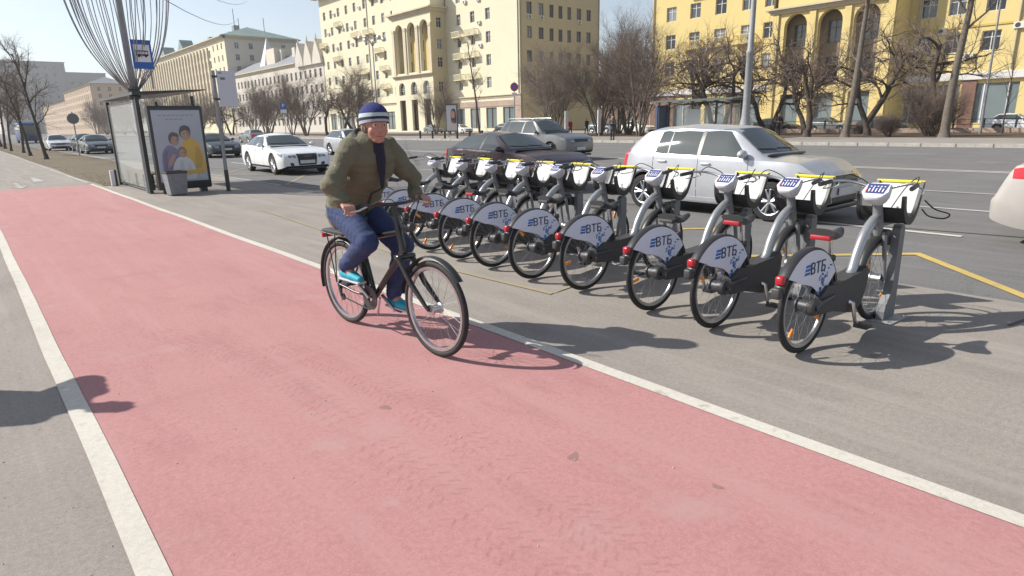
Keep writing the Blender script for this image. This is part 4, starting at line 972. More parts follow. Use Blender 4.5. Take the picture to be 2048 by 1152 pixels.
# ---------------------------------------------------------------- E, F: far blocks on the left
E_ = empty('far_block', (0, 0, 0), 0, 'far pinkish block left of the shelter, lit on its long side', 'building')
facade(E_, 'w', 60., 520, 414, 0, 26.5, [(float(c), 2.0, z, z+2.4, False, True) for c in np.arange(418, 518, 6.5) for z in (3, 7, 11, 15, 19, 22.6)], beige, kinds=(0, 2))
facade(E_, 's', 414, 60, 78, 0, 26.5, [(c, 1.6, z, z+2.2, False, True) for c in (64, 69, 74) for z in (7, 11, 15, 19, 22.6)], beige, kinds=(2, 2))
shell(E_, 60, 414, 78, 520, 26.5, beige, ('w', 's')); hip_roof(E_, 60, 414, 78, 520, 26.52, 4, greyr, 1.2); ledge(E_, 'w', 60, 520, 414, 25.7, .8, .9, cornm)
E2 = empty('far_block', (0, 0, 0), 0, 'lower far block beyond the pinkish one, behind the verge trees', 'building')
facade(E2, 'w', 60., 680, 521, 0, 22, [(float(c), 2.4, z, z+2.4, False, True) for c in np.arange(526, 676, 9) for z in (3, 7, 11, 15, 18.6)], beige, kinds=(0, 2))
shell(E2, 60, 521, 78, 680, 22, beige, ('w',)); hip_roof(E2, 60, 521, 78, 680, 22.02, 3, greyr, 1.)
G_ = empty('far_tower_block', (0, 0, 0), 0, 'tall grey brown block with stepped roof in the far left distance', 'building')
facade(G_, 's', 690., 36, 84, 0, 60, [(float(c), 2.2, z, z+2.6, False, True) for c in np.arange(40, 82, 6) for z in np.arange(6, 56, 6)], greyb, kinds=(2,))
shell(G_, 36, 690, 84, 760, 60, greyb, ('s',)); MB().add([(35, 689, 60.03), (85, 689, 60.03), (85, 761, 60.03), (35, 761, 60.03)], [(0, 1, 2, 3)]).build('roof', greenr, G_)
facade(G_, 's', 692., 84, 114, 0, 52, [(float(c), 2.2, z, z+2.6, False, True) for c in np.arange(88, 112, 6) for z in np.arange(6, 48, 6)], greyb, kinds=(2,), name='wing_wall')
shell(G_, 84.1, 692, 114, 760, 52, greyb, ('s',)); MB().add([(84.1, 691, 52.03), (115, 691, 52.03), (115, 761, 52.03), (84.1, 761, 52.03)], [(0, 1, 2, 3)]).build('wing_roof', greenr, G_)
# terrace wall hiding the gap between A and B, far behind the trees
Hb = empty('courtyard_building', (0, 0, 0), 0, 'dull brick house far back in the gap between the two big blocks', 'building')
facade(Hb, 'w', 150., 150, 96, 0, 14, [(float(c), 1.6, z, z+2, False, True) for c in np.arange(100, 150, 4) for z in (2, 5.6, 9.2)], mat('dull_brick', (.20, .13, .10), .9, var=.2, scale=.5), kinds=(0, 2))
shell(Hb, 150, 96, 165, 150, 14, MATS['dull_brick'], ('w',)); hip_roof(Hb, 150, 96, 165, 150, 14.02, 3, greyr)
# ================================================================== TREES
bark = mat('bark', (.085, .066, .052), .95, var=.35, scale=6, bump=.5, bscale=30)
bark2 = mat('grey_bark', (.15, .125, .10), .95, var=.3, scale=6, bump=.5, bscale=30)
twig = mat('twig', (.19, .142, .112), .95, var=.3, scale=1.5)
twig2 = mat('pale_twig', (.25, .20, .16), .95, var=.3, scale=1.5)
def rand_dir(r):
    while True:
        v = Vector((r.uniform(-1, 1), r.uniform(-1, 1), r.uniform(-1, 1)))
        if .1 < v.length < 1: return v.normalized()
def grow(tr, cr, r, p, d, L, rad, lvl, cfg):
    n = cfg['seg'][lvl]; pts = [p]; w = cfg['w'][lvl]; tp = cfg['up'][lvl]; dirs = [d]
    for i in range(n):
        d = (d+rand_dir(r)*w+Vector((0, 0, tp))).normalized(); p = p+d*(L/n); pts.append(p); dirs.append(d)
    e = cfg['end'][lvl]; rs = [rad*(1-(1-e)*i/n) for i in range(n+1)]
    (tr if lvl <= cfg.get('trl', 1) else cr).tube(pts, rs, (8, 6, 4, 3, 3)[lvl], False)
    if lvl+1 >= len(cfg['n']): return
    for k in range(cfg['n'][lvl]):
        t = cfg['t0'][lvl]+(1-cfg['t0'][lvl])*((k+r.random())/cfg['n'][lvl]); i = min(n-1, int(t*n)); f = t*n-i
        q = pts[i].lerp(pts[i+1], f); dd = dirs[min(n, i+1)]; rr = rs[i]+(rs[i+1]-rs[i])*f
        side = rand_dir(r); side = (side-dd*side.dot(dd)).normalized(); a = R_(r.uniform(*cfg['a'][lvl]))
        nd = dd*math.cos(a)+side*math.sin(a)
        grow(tr, cr, r, q, nd, cfg['len'][lvl+1]*r.uniform(.65, 1.2)*(1.15-.45*t), min(rr*.75, cfg['rad'][lvl+1]*r.uniform(.8, 1.2)), lvl+1, cfg)
def tree_proto(seed, cfg, stems=1, spread=0., lean=(0, 0), mt=bark, mc=twig):
    r = random.Random(seed); tr, cr = MB(), MB()
    for s in range(stems):
        a = 2*math.pi*(s+r.random()*.5)/max(1, stems); d = Vector((lean[0]+spread*math.cos(a)*r.uniform(.4, 1), lean[1]+spread*math.sin(a)*r.uniform(.4, 1), 1)).normalized()
        k = r.uniform(.75, 1.1) if stems > 1 else 1
        grow(tr, cr, r, Vector((.22*math.cos(a) if stems > 1 else 0, .22*math.sin(a) if stems > 1 else 0, -.05)), d, cfg['len'][0]*k, cfg['rad'][0]*(k if stems > 1 else 1), 0, cfg)
    if stems == 1: tr.lathe([(cfg['rad'][0]*1.7, -.05), (cfg['rad'][0]*1.25, .15), (cfg['rad'][0]*1.0, .5)], 8, 'z')
    return tr.mesh('trunk', mt, 70, fix=False), cr.mesh('crown', mc, None, fix=False)
CF = dict(
 multi=dict(n=[10, 10, 11, 0], len=[8.5, 3.4, 1.6, .9], rad=[.11, .035, .016, .0115], seg=[7, 5, 4, 2], w=[.13, .20, .25, .2], up=[.03, .07, .05, .02], end=[.2, .2, .3, .5], t0=[.22, .15, .1, 0], a=[(20, 50), (20, 55), (20, 60)]),
 gnarled=dict(n=[7, 9, 9, 5], len=[5.4, 3.9, 2.1, 1.1, .6], rad=[.22, .10, .04, .018, .012], seg=[7, 7, 5, 4, 2], w=[.22, .40, .42, .4, .3], up=[.06, .02, .02, .03, .02], end=[.5, .25, .3, .3, .5], t0=[.4, .2, .15, .1], a=[(35, 75), (30, 70), (25, 65), (25, 60)]),
 tall=dict(n=[10, 9, 10, 0], len=[13, 3.6, 1.8, .9], rad=[.27, .07, .024, .013], seg=[9, 6, 4, 2], w=[.05, .28, .3, .3], up=[.03, .06, .04, .03], end=[.35, .25, .3, .5], t0=[.38, .15, .1, 0], a=[(35, 65), (25, 65), (20, 60)]),
 verge=dict(n=[12, 8, 8, 4], len=[9.0, 3.4, 1.6, .9, .5], rad=[.16, .06, .025, .013, .009], seg=[8, 6, 4, 3, 2], w=[.08, .24, .3, .3, .3], up=[.02, .09, .05, .03, .02], end=[.3, .25, .3, .4, .5], t0=[.30, .12, .1, .1], a=[(25, 55), (25, 60), (20, 60), (20, 60)]),
 slender=dict(n=[9, 6, 6, 0], len=[10.5, 2.0, .95, .5], rad=[.14, .035, .014, .008], seg=[9, 5, 4, 2], w=[.06, .22, .3, .3], up=[.03, .10, .05, .03], end=[.25, .25, .3, .5], t0=[.25, .15, .1, 0], a=[(25, 50), (25, 60), (20, 60)]),
 bush=dict(n=[9, 8, 4, 0], len=[2.5, 1.3, .7, .4], rad=[.03, .014, .008, .005], seg=[5, 4, 3, 2], w=[.16, .22, .25, .2], up=[.05, .06, .04, .02], end=[.4, .4, .5, .6], t0=[.1, .1, .1, 0], a=[(15, 45), (20, 50), (20, 50)], trl=0),
 young=dict(n=[9, 5, 0], len=[5.0, 2.0, .9], rad=[.06, .02, .009], seg=[7, 5, 3], w=[.05, .12, .2], up=[.03, .12, .06], end=[.3, .3, .5], t0=[.35, .2, 0], a=[(20, 40), (20, 45)]))
TP = {}
def tp(key, i):
    if (key, i) not in TP:
        TP[(key, i)] = {'multi': lambda: tree_proto(10+i, CF['multi'], 7, .38, mt=bark2, mc=twig2 if i == 0 else twig), 'gnarled': lambda: tree_proto(20+i, CF['gnarled'], 1 if i != 1 else 2, .35, (.0, .12 if i % 2 else -.15)),
            'tall': lambda: tree_proto(30+i, CF['tall'], 1, 0, (.0, -.01 if i else -.045), mt=bark2), 'verge': lambda: tree_proto(40+i, CF['verge'], 1, 0, (0, .0)), 'slender': lambda: tree_proto(50+i, CF['slender'], 1, 0, (0, .12)),
            'bush': lambda: tree_proto(60+i, CF['bush'], 26, .75), 'young': lambda: tree_proto(70, CF['young'], 1)}[key]()
    return TP[(key, i)]
def tree(key, i, x, y, z, sc, rz, label, name='bare_tree', cat='tree', group=None, sz=1.):
    t, c = tp(key, i); o = empty(name, (x, y, z), rz, label, cat, group); o.scale = (sc, sc, sc*sz)
    link('trunk', t, o); link('crown', c, o); return o
ZT = .10
tree('slender', 0, 46, 58.8, .14, 1.0, 0, 'slender bare tree with a dark leaning trunk beside the far advertising board')
tree('multi', 0, 48, 48.4, ZT, .95, .4, 'pale many stemmed bare tree behind the roof of the grey sport utility car')
tree('multi', 1, 51, 45.0, ZT, 1.0, 1.9, 'many stemmed bare tree left of the gap between the big blocks')
tree('multi', 2, 54, 43.6, ZT, 1.15, 3.1, 'tall many stemmed bare tree standing in the gap between the big blocks')
tree('multi', 1, 49, 38.2, ZT, 1.0, 4.4, 'many stemmed bare tree behind the pedestrian in dark trousers')
tree('multi', 2, 57, 47.5, ZT, 1.1, 5.2, 'bare tree at the back of the group in the gap')
tree('gnarled', 0, 51, 34.2, ZT, 1.25, .3, 'spreading crooked tree behind the left end of the far bus shelter')
tree('gnarled', 1, 50, 30.4, ZT, 1.15, 2.0, 'crooked bare tree just left of the big grey lamp post')
tree('gnarled', 2, 48, 22.0, ZT, 1.0, 1.2, 'twisted dark tree with forked trunk right of the big lamp post')
tree('tall', 0, 46.6, 18.7, ZT, .95, 0, 'thick straight trunk of a tall tree below the arches')
tree('gnarled', 0, 52, 19.3, ZT, 1.0, 3.4, 'crooked tree leaning behind the thick straight trunk')
tree('tall', 1, 47, 12.9, ZT, 1.0, 0, 'thick leaning trunk of a tall tree right of the round bush')
tree('gnarled', 3, 53, 24.5, ZT, 1.05, 4.2, 'bare tree standing behind the forked dark tree')
tree('bush', 0, 50, 14.6, ZT, 1.12, 0, 'dense round bare bush left of the thick leaning trunk', 'bare_bush', 'bush')
tree('bush', 1, 49, 16.8, ZT, .5, 1, 'low bare shrub between the two thick trunks', 'bare_bush', 'bush')
tree('young', 0, 57, 12.1, ZT, 1.0, 0, 'young thin tree in front of the right hand shop window')
tree('verge', 1, 53, 74.5, ZT, .7, 2, 'bare tree in front of the shaded side of the portico')
tree('multi', 0, 55, 81, ZT, .75, 2, 'bushy bare tree to the right of the portico foot')
for k, v, x, y, sc, lb in (('gnarled', 1, 55, 28.6, 1.2, 'bare tree right behind the person in dark clothes'), ('gnarled', 3, 56, 21.5, 1.25, 'wide bare tree spreading below the middle arch'), ('gnarled', 0, 55.5, 16.2, 1.25, 'wide bare tree behind the round bush, below the right arch'),
        ('gnarled', 2, 56, 37.0, 1.3, 'wide bare tree at the left corner of the yellow block'), ('multi', 0, 52, 53, .95, 'pale bushy bare tree in front of the shaded end wall')):
    tree(k, v, x, y, ZT, sc, rnd.random()*6.28, lb)
GV = [(44, 118.5, 'multi', 1, .95), (46, 113.0, 'multi', 2, .9), (43.5, 101.5, 'multi', 1, 1.0), (46, 99.0, 'gnarled', 2, 1.1), (45, 91.0, 'gnarled', 0, 1.15), (44, 84.5, 'multi', 2, .95), (49, 95, 'gnarled', 3, 1.1), (46, 126, 'multi', 2, .95), (47, 135, 'multi', 1, .9), (45, 143, 'gnarled', 1, 1.1), (46, 153, 'multi', 2, .95), (45, 166, 'multi', 1, 1.), (46, 180, 'multi', 2, 1.1), (45, 196, 'multi', 1, 1.1), (46, 215, 'multi', 2, 1.1), (45, 238, 'multi', 1, 1.2), (46, 262, 'multi', 2, 1.2), (45, 290, 'multi', 1, 1.2), (46, 320, 'multi', 2, 1.3)]
for i, (x, y, k, v, s) in enumerate(GV):
    tree(k, v, x, y, .13, s*rnd.uniform(.92, 1.08), rnd.random()*6.28, 'bare bushy tree in the grove left of the cream portico block' if y < 130 else 'bare tree of the distant grove below the cream pilaster block', group='grove across the road' if y < 130 else 'distant grove across the road')
# verge trees on the left
tree('verge', 0, 3.95, 47.0, .03, .66, .4, 'nearest and thickest of the bare trees on the dry verge')
tree('verge', 1, 3.8, 55.5, .03, .6, 2.4, 'second bare tree along the dry verge')
tree('verge', 0, 4.0, 64, .03, .62, 4.1, 'third bare tree along the dry verge')
tree('verge', 1, 3.7, 73, .03, .62, 5.3, 'fourth bare tree along the dry verge')
for i, (x, y) in enumerate(((3.8, 84), (4.0, 96), (3.8, 110), (.2, 92), (-.8, 108), (3.9, 126), (0, 126), (3.8, 146), (-.5, 146), (4, 170), (1.8, 190), (-3, 170), (6, 215), (2.5, 222))):
    tree('verge', i % 2, x, y, .03, rnd.uniform(.65, .9), rnd.random()*6.28, 'bare tree in the distant row at the far end of the path', group='distant trees along the path')
for i, (x, y) in enumerate(((1.8, 118), (.9, 121), (2.9, 119))): tree('bush', i % 2, x, y, .03, .9, i, 'low bare hedge bush at the far end of the path', 'bare_bush', 'bush', 'hedge at the end of the path')
# ================================================================== STREET FURNITURE
shg = mat('shelter_frame', (.05, .052, .055), .4, .3)
paneg = mat('shelter_glass', (.75, .82, .80), .04, trans=0., alpha=.17, spec=.8)
lead = mat('grey_post_paint', (.27, .275, .28), .5, var=.15, scale=4)
# ---- bus shelter beside the path
sh = empty('bus_shelter', (3.62, 18.5, 0), 0, 'dark framed glass bus shelter beside the red path', 'bus shelter')
for (x, y) in ((0, 0), (0, 4.0)): MB().box((x-.045, y-.045, 0), (x+.045, y+.045, 2.42), .006).build('post', shg, sh)
for (x, y) in ((1.30, .05), (1.30, 4.0)): MB().box((x-.035, y-.035, 0), (x+.035, y+.035, 2.44), .006).build('post', shg, sh)
for k in range(1): 
    p = MB().box((-.008, .07+k*2.0, .12), (.004, 3.93+k*2.0, 2.28)).build('glass_pane', paneg, sh)
    MB().box((-.012, .07+k*2.0, 2.28), (.012, 3.93+k*2.0, 2.33)).build('pane_rail', shg, sh); MB().box((-.012, .07+k*2.0, .08), (.012, 3.93+k*2.0, .12)).build('pane_rail', shg, sh)
MB().box((.05, 3.985, .12), (1.26, 3.995, 2.28)).build('glass_pane', paneg, sh)
rf = MB().prism([(-.12, 2.45), (-.12, 2.52), (1.60, 2.60), (1.60, 2.585), (.2, 2.45)], -.22, 4.25).build('roof', shg, sh)
MB().prism([(-.12, 2.50), (1.60, 2.585), (1.60, 2.603), (-.12, 2.523)], -.232, -.221).build('roof_edge', mat('dark_green_edge', (.02, .07, .035), .4), rf)
MB().prism([(.2, 2.448), (1.60, 2.578), (1.60, 2.584), (.2, 2.454)], -.232, -.222).build('red_edge', red, rf)
bn = MB().box((.12, .9, .42), (.48, 3.4, .46), .008).build('bench', mat('bench_wood', (.22, .14, .08), .6, var=.2), sh)
for y in (1.1, 2.15, 3.2): MB().box((.26, y-.03, 0), (.32, y+.03, .42)).build('bench_leg', shg, bn)
# ---- advertising light box at the end of the shelter
ad = empty('advertising_box', (3.72, 18.18, 0), R_(-1.5), 'black framed poster box showing a hugging family, at the shelter end', 'poster box')
MB().box((0, -.12, .10), (1.27, .12, 2.18), .03).build('frame', shg, ad, 40)
MB().box((.12, -.10, 0), (.28, .10, .10)).build('foot', shg, ad); MB().box((.99, -.10, 0), (1.15, .10, .10)).build('foot', shg, ad)
pc = mat('poster_blue_grey', (.42, .45, .52), .35, var=.1, scale=1.2)
po = MB().box((.075, -.128, .30), (1.195, -.122, 2.07)).build('poster', pc, ad)
MB().box((.06, -.152, .28), (1.21, -.147, 2.09)).build('cover_glass', mat('poster_cover_glass', (.7, .75, .75), .05, alpha=.05, spec=.8), ad)
def flat(nm, pts, c, k, parent=po, off=-.128):
    if parent is po and nm == 'print_shape': pts = [(.655+(x-.66)*1.17, .86+(z-.9)*1.2) for x, z in pts]
    n = len(pts); y = off-.0012*k
    MB().add([(x, y, z) for x, z in pts], [tuple(range(n))]).build(nm, mat('print_%02x%02x%02x' % tuple(int(v*255) for v in c), c, .4), parent)
def oval(cx, cz, rx, rz, n=18, a0=0): return [(cx+rx*math.cos(2*math.pi*i/n+a0), cz+rz*math.sin(2*math.pi*i/n+a0)) for i in range(n)]
def blobp(pts, n=4): return [(v.x, v.z) for v in smooth_path([(p[0], 0, p[1]) for p in pts+[pts[0]]], n)][:-1]
skin_c = (.46, .27, .20); hair_c = (.05, .035, .03)
flat('print_shape', blobp([(.62, .55), (1.08, .60), (1.10, .95), (1.02, 1.22), (.86, 1.34), (.70, 1.25), (.60, .95)]), (.66, .40, .03), 1)
flat('print_shape', blobp([(.24, .62), (.66, .55), (.64, .95), (.52, 1.16), (.38, 1.18), (.26, 1.0)]), (.20, .17, .30), 2)
flat('print_shape', oval(.77, 1.45, .115, .15), hair_c, 3); flat('print_shape', oval(.775, 1.41, .092, .125), skin_c, 4)
flat('print_shape', oval(.53, 1.33, .105, .135), (.10, .055, .04), 3); flat('print_shape', oval(.545, 1.29, .08, .11), skin_c, 5)
flat('print_shape', blobp([(.42, .50), (.86, .48), (.88, .74), (.78, .92), (.58, .94), (.45, .76)]), (.62, .62, .64), 6)
flat('print_shape', oval(.665, 1.05, .09, .11), (.24, .15, .09), 7); flat('print_shape', oval(.67, 1.02, .075, .09), skin_c, 8)
flat('print_shape', blobp([(.44, .58), (.62, .56), (.98, .60), (1.0, .67), (.72, .66), (.46, .68)]), (.62, .38, .05), 9)
flat('print_shape', blobp([(.34, .72), (.44, .80), (.52, .98), (.46, 1.0), (.36, .84)]), skin_c, 9)
for (cx_, cz_, s_) in ((.775, 1.41, 1.), (.545, 1.29, .9), (.67, 1.02, .8)):
    for dx in (-.032, .034): flat('print_shape', oval(cx_+dx*s_, cz_+.015, .012*s_, .009*s_, 8), (.06, .04, .035), 10)
    flat('print_shape', oval(cx_, cz_-.06*s_, .028*s_, .011*s_, 10), (.50, .30, .27), 10); flat('print_shape', blobp([(cx_+.03*s_, cz_+.09*s_), (cx_+.08*s_, cz_+.02*s_), (cx_+.06*s_, cz_-.07*s_), (cx_+.045*s_, cz_-.03*s_)]), (.36, .19, .135), 9)
flat('print_shape', blobp([(.69, 1.46), (.78, 1.50), (.87, 1.46), (.87, 1.56), (.77, 1.60), (.68, 1.55)]), hair_c, 11); flat('print_shape', blobp([(.47, 1.30), (.52, 1.38), (.63, 1.36), (.61, 1.44), (.50, 1.45), (.44, 1.38)]), (.10, .055, .04), 11)
flat('print_shape', blobp([(.90, .70), (1.02, .72), (1.06, .98), (.98, 1.16), (.92, 1.0)]), (.52, .31, .03), 3); flat('print_shape', blobp([(.28, .70), (.34, .70), (.36, 1.0), (.42, 1.1), (.30, 1.02)]), (.14, .12, .22), 4); flat('print_shape', blobp([(.56, .56), (.64, .58), (.66, .84), (.60, .86)]), (.52, .52, .55), 7); flat('print_shape', blobp([(.74, .56), (.80, .58), (.80, .78), (.75, .80)]), (.54, .54, .57), 7)
for k in range(2):
    for j in range(8 if k == 0 else 4):
        x0 = .22+j*.105+(.16 if k else 0); flat('print_stroke', [(x0, 1.93-k*.10), (x0+.08, 1.93-k*.10), (x0+.08, 1.965-k*.10), (x0, 1.965-k*.10)], (.30, .31, .36), 2)
for j, (a, b) in enumerate(((1.02, 1.035), (1.075, 1.09), (1.12, 1.135))): flat('print_stroke', [(a, .36), (b, .36), (b, .46), (a, .46)], (.66, .66, .68), 2)
flat('print_stroke', [(1.02, .36), (1.06, .36), (1.06, .372), (1.02, .372)], (.66, .66, .68), 3)
# ---- blue bus stop sign on its pole
ss = empty('bus_stop_sign', (3.98, 18.2, 2.59), 0, 'blue bus stop sign with a bus pictogram above the shelter', 'sign')
MB().tube([(0, 0, 0), (0, 0, 1.12)], .025, 8).build('pole', lead, ss, 60)
bl = mat('sign_blue', (.02, .11, .42), .4)
MB().box((-.36, -.05, .46), (.08, -.028, 1.13), .006).build('plate', bl, ss)
MB().box((-.315, -.054, .62), (.035, -.051, 1.02)).build('white_field', mat('sign_white', (.72, .73, .76), .4), ss)
pk = mat('pictogram_black', (.012, .012, .015), .5)
pm = MB().box((-.275, -.058, .76), (-.005, -.0545, .80)).box((-.275, -.058, .86), (-.005, -.0545, .885))
pm.build('bus_pictogram', pk, ss)
for k in range(5): MB().box((-.27+k*.062, -.0578, .80), (-.258+k*.062, -.0547, .86)).build('bus_pictogram', pk, ss)
for k in (-.215, -.065): MB().lathe([(0, -.0575), (.026, -.0575), (.026, -.0546)], 12, 'y', (k, 0, .752)).build('bus_pictogram', pk, ss)
# ---- timetable post
tt = empty('timetable_post', (5.24, 17.55, 0), 0, 'tall grey post with a blank white timetable board', 'sign post')
MB().tube([(0, 0, .55), (0, 0, 3.02)], .045, 10).build('post', lead, tt, 60); MB().tube([(0, 0, 0), (0, 0, .55)], .052, 10).build('post_foot', shg, tt, 60)
bd = MB().box((.07, -.02, 2.14), (.53, .02, 3.02), .008).build('board', mat('board_lavender_white', (.60, .60, .66), .4), tt)
flat('board_print', [(.15, 2.80), (.27, 2.80), (.27, 2.86), (.15, 2.86)], (.16, .17, .22), 1, bd, -.0205); flat('board_print', [(.12, 2.95), (.20, 2.95), (.20, 2.98), (.12, 2.98)], (.2, .2, .25), 1, bd, -.0205)
for z in (2.3, 2.85): MB().box((-.055, -.05, z), (.075, -.022, z+.05)).build('clamp', shg, tt)
# ---- litter bin
bi = empty('litter_bin', (4.0, 17.55, 0), R_(4), 'small square grey litter bin in front of the poster box', 'bin')
mb = MB().add([(-.19, -.17, .03), (.19, -.17, .03), (.19, .17, .03), (-.19, .17, .03), (-.235, -.20, .54), (.235, -.20, .54), (.235, .20, .54), (-.235, .20, .54)], [(0, 1, 5, 4), (1, 2, 6, 5), (2, 3, 7, 6), (3, 0, 4, 7), (3, 2, 1, 0)])
mb.build('body', mat('bin_concrete', (.22, .22, .235), .7, var=.2, scale=8), bi)
MB().box((-.245, -.21, .54), (.245, -.15, .60), .008).box((-.245, .15, .54), (.245, .21, .60), .008).box((-.245, -.15, .54), (-.19, .15, .60), .008).box((.19, -.15, .54), (.245, .15, .60), .008).build('rim', shg, bi)
MB().box((-.17, -.15, 0), (.17, .15, .03)).build('foot', shg, bi)
MB().box((-.2, -.16, .44), (.2, .16, .46)).build('liner', black, bi)
# ---- short bollard
bo = empty('bollard', (3.40, 22.15, 0), 0, 'short white bollard with dark side at the shelter corner', 'bollard')
MB().box((-.09, -.06, 0), (.02, .06, .46), .01).build('post', whitep, bo); MB().box((.021, -.055, 0), (.08, .055, .48), .01).build('back_plate', shg, bo)
# ---- pole with light garland strands
gl = empty('garland_pole', (3.64, 18.76, 0), 0, 'grey pole with curved light strands fanning out like a vase', 'light pole')
MB().tube([(0, 0, 0), (0, 0, 4), (0, 0, 9.5)], [.085, .08, .06], 12).build('pole', lead, gl, 60)
MB().lathe([(.09, 2.35), (.15, 2.4), (.15, 2.62), (.10, 2.68)], 16, 'z').build('clamp', shg, gl, 40)
strand = mat('garland_wire', (.30, .30, .31), .5, .2, var=.3, scale=3)
rg = random.Random(5)
for k in range(40):
    a = 2*math.pi*(k+rg.uniform(-.3, .3))/40; j = rg.uniform(.86, 1.08)
    prof = [(2.56, .11), (2.80, .30), (3.15, .55), (3.6, .78), (4.1, .94), (4.7, 1.06), (5.5, 1.16), (6.5, 1.12), (7.4, .8), (8.0, .3), (8.2, .06)]
    pts = [(rr*(j if rr > .15 else 1)*math.cos(a+.02*math.sin(z*3+k)), rr*(j if rr > .15 else 1)*math.sin(a+.02*math.sin(z*3+k)), z) for z, rr in prof]
    MB().tube(smooth_path(pts, 3), .0115, 5, False).build('light_strand', strand, gl, 60)
# ---- round sign seen from behind, on the verge
rs_ = empty('round_sign', (6.3, 52.5, 0), 0, 'round traffic sign seen from behind at the edge of the verge', 'sign')
MB().tube([(0, 0, 0), (0, 0, 2.9)], .035, 8).build('post', lead, rs_, 60); MB().lathe([(0, -.05), (.34, -.05), (.35, -.03), (0, -.03)], 24, 'y', (0, 0, 2.45)).build('disc', mat('sign_back', (.16, .17, .17), .5), rs_)
# ---- far side: lamps, signs, boards, shelter
def big_lamp(x, y, label, sc=1., h=11.5, heads=2):
    o = empty('street_lamp', (x, y, .14), R_(90), label, 'street lamp'); k = sc
    MB().lathe([(.52*k, 0), (.52*k, .18), (.46*k, .24), (.44*k, .7), (.36*k, 1.0), (.27*k, 1.5), (.23*k, 2.2), (.22*k, 5.4), (.25*k, 5.45), (.25*k, 5.6), (.19*k, 5.7), (.14*k, h), (0, h)], 20, 'z').build('column', lead, o, 35)
    for i in range(heads):
        a = 2*math.pi*i/heads; ar = MB().tube(smooth_path([(0, 0, h-.6), (.6*math.cos(a), .6*math.sin(a), h+.2), (1.5*math.cos(a), 1.5*math.sin(a), h+.3)], 4), .05, 6).build('arm', lead, o, 60)
        MB().lathe([(0, .25), (.22, .22), (.3, 0), (.2, -.15), (0, -.2)], 12, 'z', (1.6*math.cos(a), 1.6*math.sin(a), h+.25)).build('lamp_head', mat('lamp_white', (.6, .6, .58), .4), ar, 50)
    return o
big_lamp(40, 22.5, 'massive grey lamp post with flared foot beside the far shelter')
big_lamp(40, 71.5, 'slimmer lamp post in front of the cream portico block', .42, 11.2, 4)
o = empty('street_lamp', (57, 13.4, .1), 0, 'thin leaning grey lamp mast at the far right', 'street lamp'); MB().tube([(0, 0, 0), (0, .05, 9.6)], [.10, .06], 8).build('mast', lead, o, 60); MB().box((-1.2, -.1, 9.5), (0, .2, 9.65), .03).build('lamp_head', lead, o)
sg = empty('no_stopping_sign', (39.2, 44.9, .14), R_(-25), 'round no stopping sign above the grey sport utility car', 'sign')
MB().tube([(0, 0, 0), (0, 0, 5.0)], .05, 8).build('post', lead, sg, 60); d = MB().lathe([(0, -.09), (.38, -.09), (.38, -.06), (0, -.06)], 24, 'y', (0, 0, 4.55)).build('disc', red, sg)
MB().lathe([(0, -.095), (.29, -.095)], 24, 'y', (0, 0, 4.55)).build('blue_field', bl, d)
for s in (-1, 1): MB().box((-.30, -.101-.002*s, -.035), (.30, -.097-.002*s, .035)).xf(Matrix.Translation((0, 0, 4.55)) @ Matrix.Rotation(R_(45*s), 4, 'Y')).build('red_bar', red, d)
MB().box((-.25, -.08, 3.75), (.25, -.06, 4.05)).build('sub_plate', MATS['sign_white'], sg)
sg = empty('parking_sign', (37.6, 95.0, .14), R_(-20), 'small blue parking sign in front of the grove', 'sign')
MB().tube([(0, 0, 0), (0, 0, 4.9)], .05, 8).build('post', lead, sg, 60); d = MB().box((-.42, -.09, 4.05), (.42, -.06, 4.95), .01).build('plate', bl, sg)
o = link('lettering', text_mesh('P', .75, MATS['sign_white']), d, (0, -.093, 4.5)); o.rotation_euler = (R_(90), 0, 0); MB().box((-.42, -.085, 3.5), (.42, -.062, 3.98)).build('sub_plate', MATS['sign_white'], sg)
fa = empty('advertising_board', (43.6, 60.9, .14), R_(-52), 'tall far poster board showing a woman with dark hair', 'poster board')
MB().box((-.70, -.1, .55), (.70, .1, 3.6), .03).build('frame', shg, fa); MB().box((-.5, -.08, 0), (-.35, .08, .55)).build('leg', lead, fa); MB().box((.35, -.08, 0), (.5, .08, .55)).build('leg', lead, fa)
fp = MB().box((-.60, -.108, .68), (.60, -.102, 3.48)).build('poster', mat('poster_grey', (.42, .42, .44), .4), fa)
flat('print_shape', blobp([(-.02, 1.6), (.5, 1.5), (.55, 2.4), (.45, 3.0), (.15, 3.1), (-.1, 2.6)]), (.05, .03, .03), 1, fp, -.108); flat('print_shape', oval(.16, 2.45, .25, .42), (.48, .22, .16), 2, fp, -.108); flat('print_shape', blobp([(-.45, .75), (.55, .75), (.5, 1.5), (.2, 1.85), (-.1, 1.5)]), (.46, .40, .36), 1, fp, -.108)
fs = empty('far_bus_shelter', (42, 24.6, .14), 0, 'bus shelter with flat dark roof on the far pavement', 'bus shelter')
for y in (.1, 2.1, 4.2, 6.3): MB().box((1.2, y-.05, 0), (1.3, y+.05, 2.7)).build('post', shg, fs)
for y in (.1, 6.3): MB().box((-.1, y-.04, 0), (-.02, y+.04, 2.7)).build('post', shg, fs)
MB().prism([(-.7, 2.70), (-.7, 2.78), (1.5, 2.92), (1.5, 2.70)], -.3, 6.7).build('roof', mat('shelter_roof', (.10, .12, .10), .5), fs)
for k in range(3): MB().box((1.24, .2+k*2.1, .3), (1.25, 2.0+k*2.1, 2.4)).build('glass_pane', paneg, fs)
MB().box((1.18, 3.4, 1.0), (1.2, 4.6, 2.15)).build('map_panel', mat('map_white', (.60, .63, .64), .5), fs)
MB().box((-.1, 6.42, .2), (1.3, 6.62, 2.5), .02).build('poster_panel', mat('poster_navy', (.05, .08, .16), .4), fs)
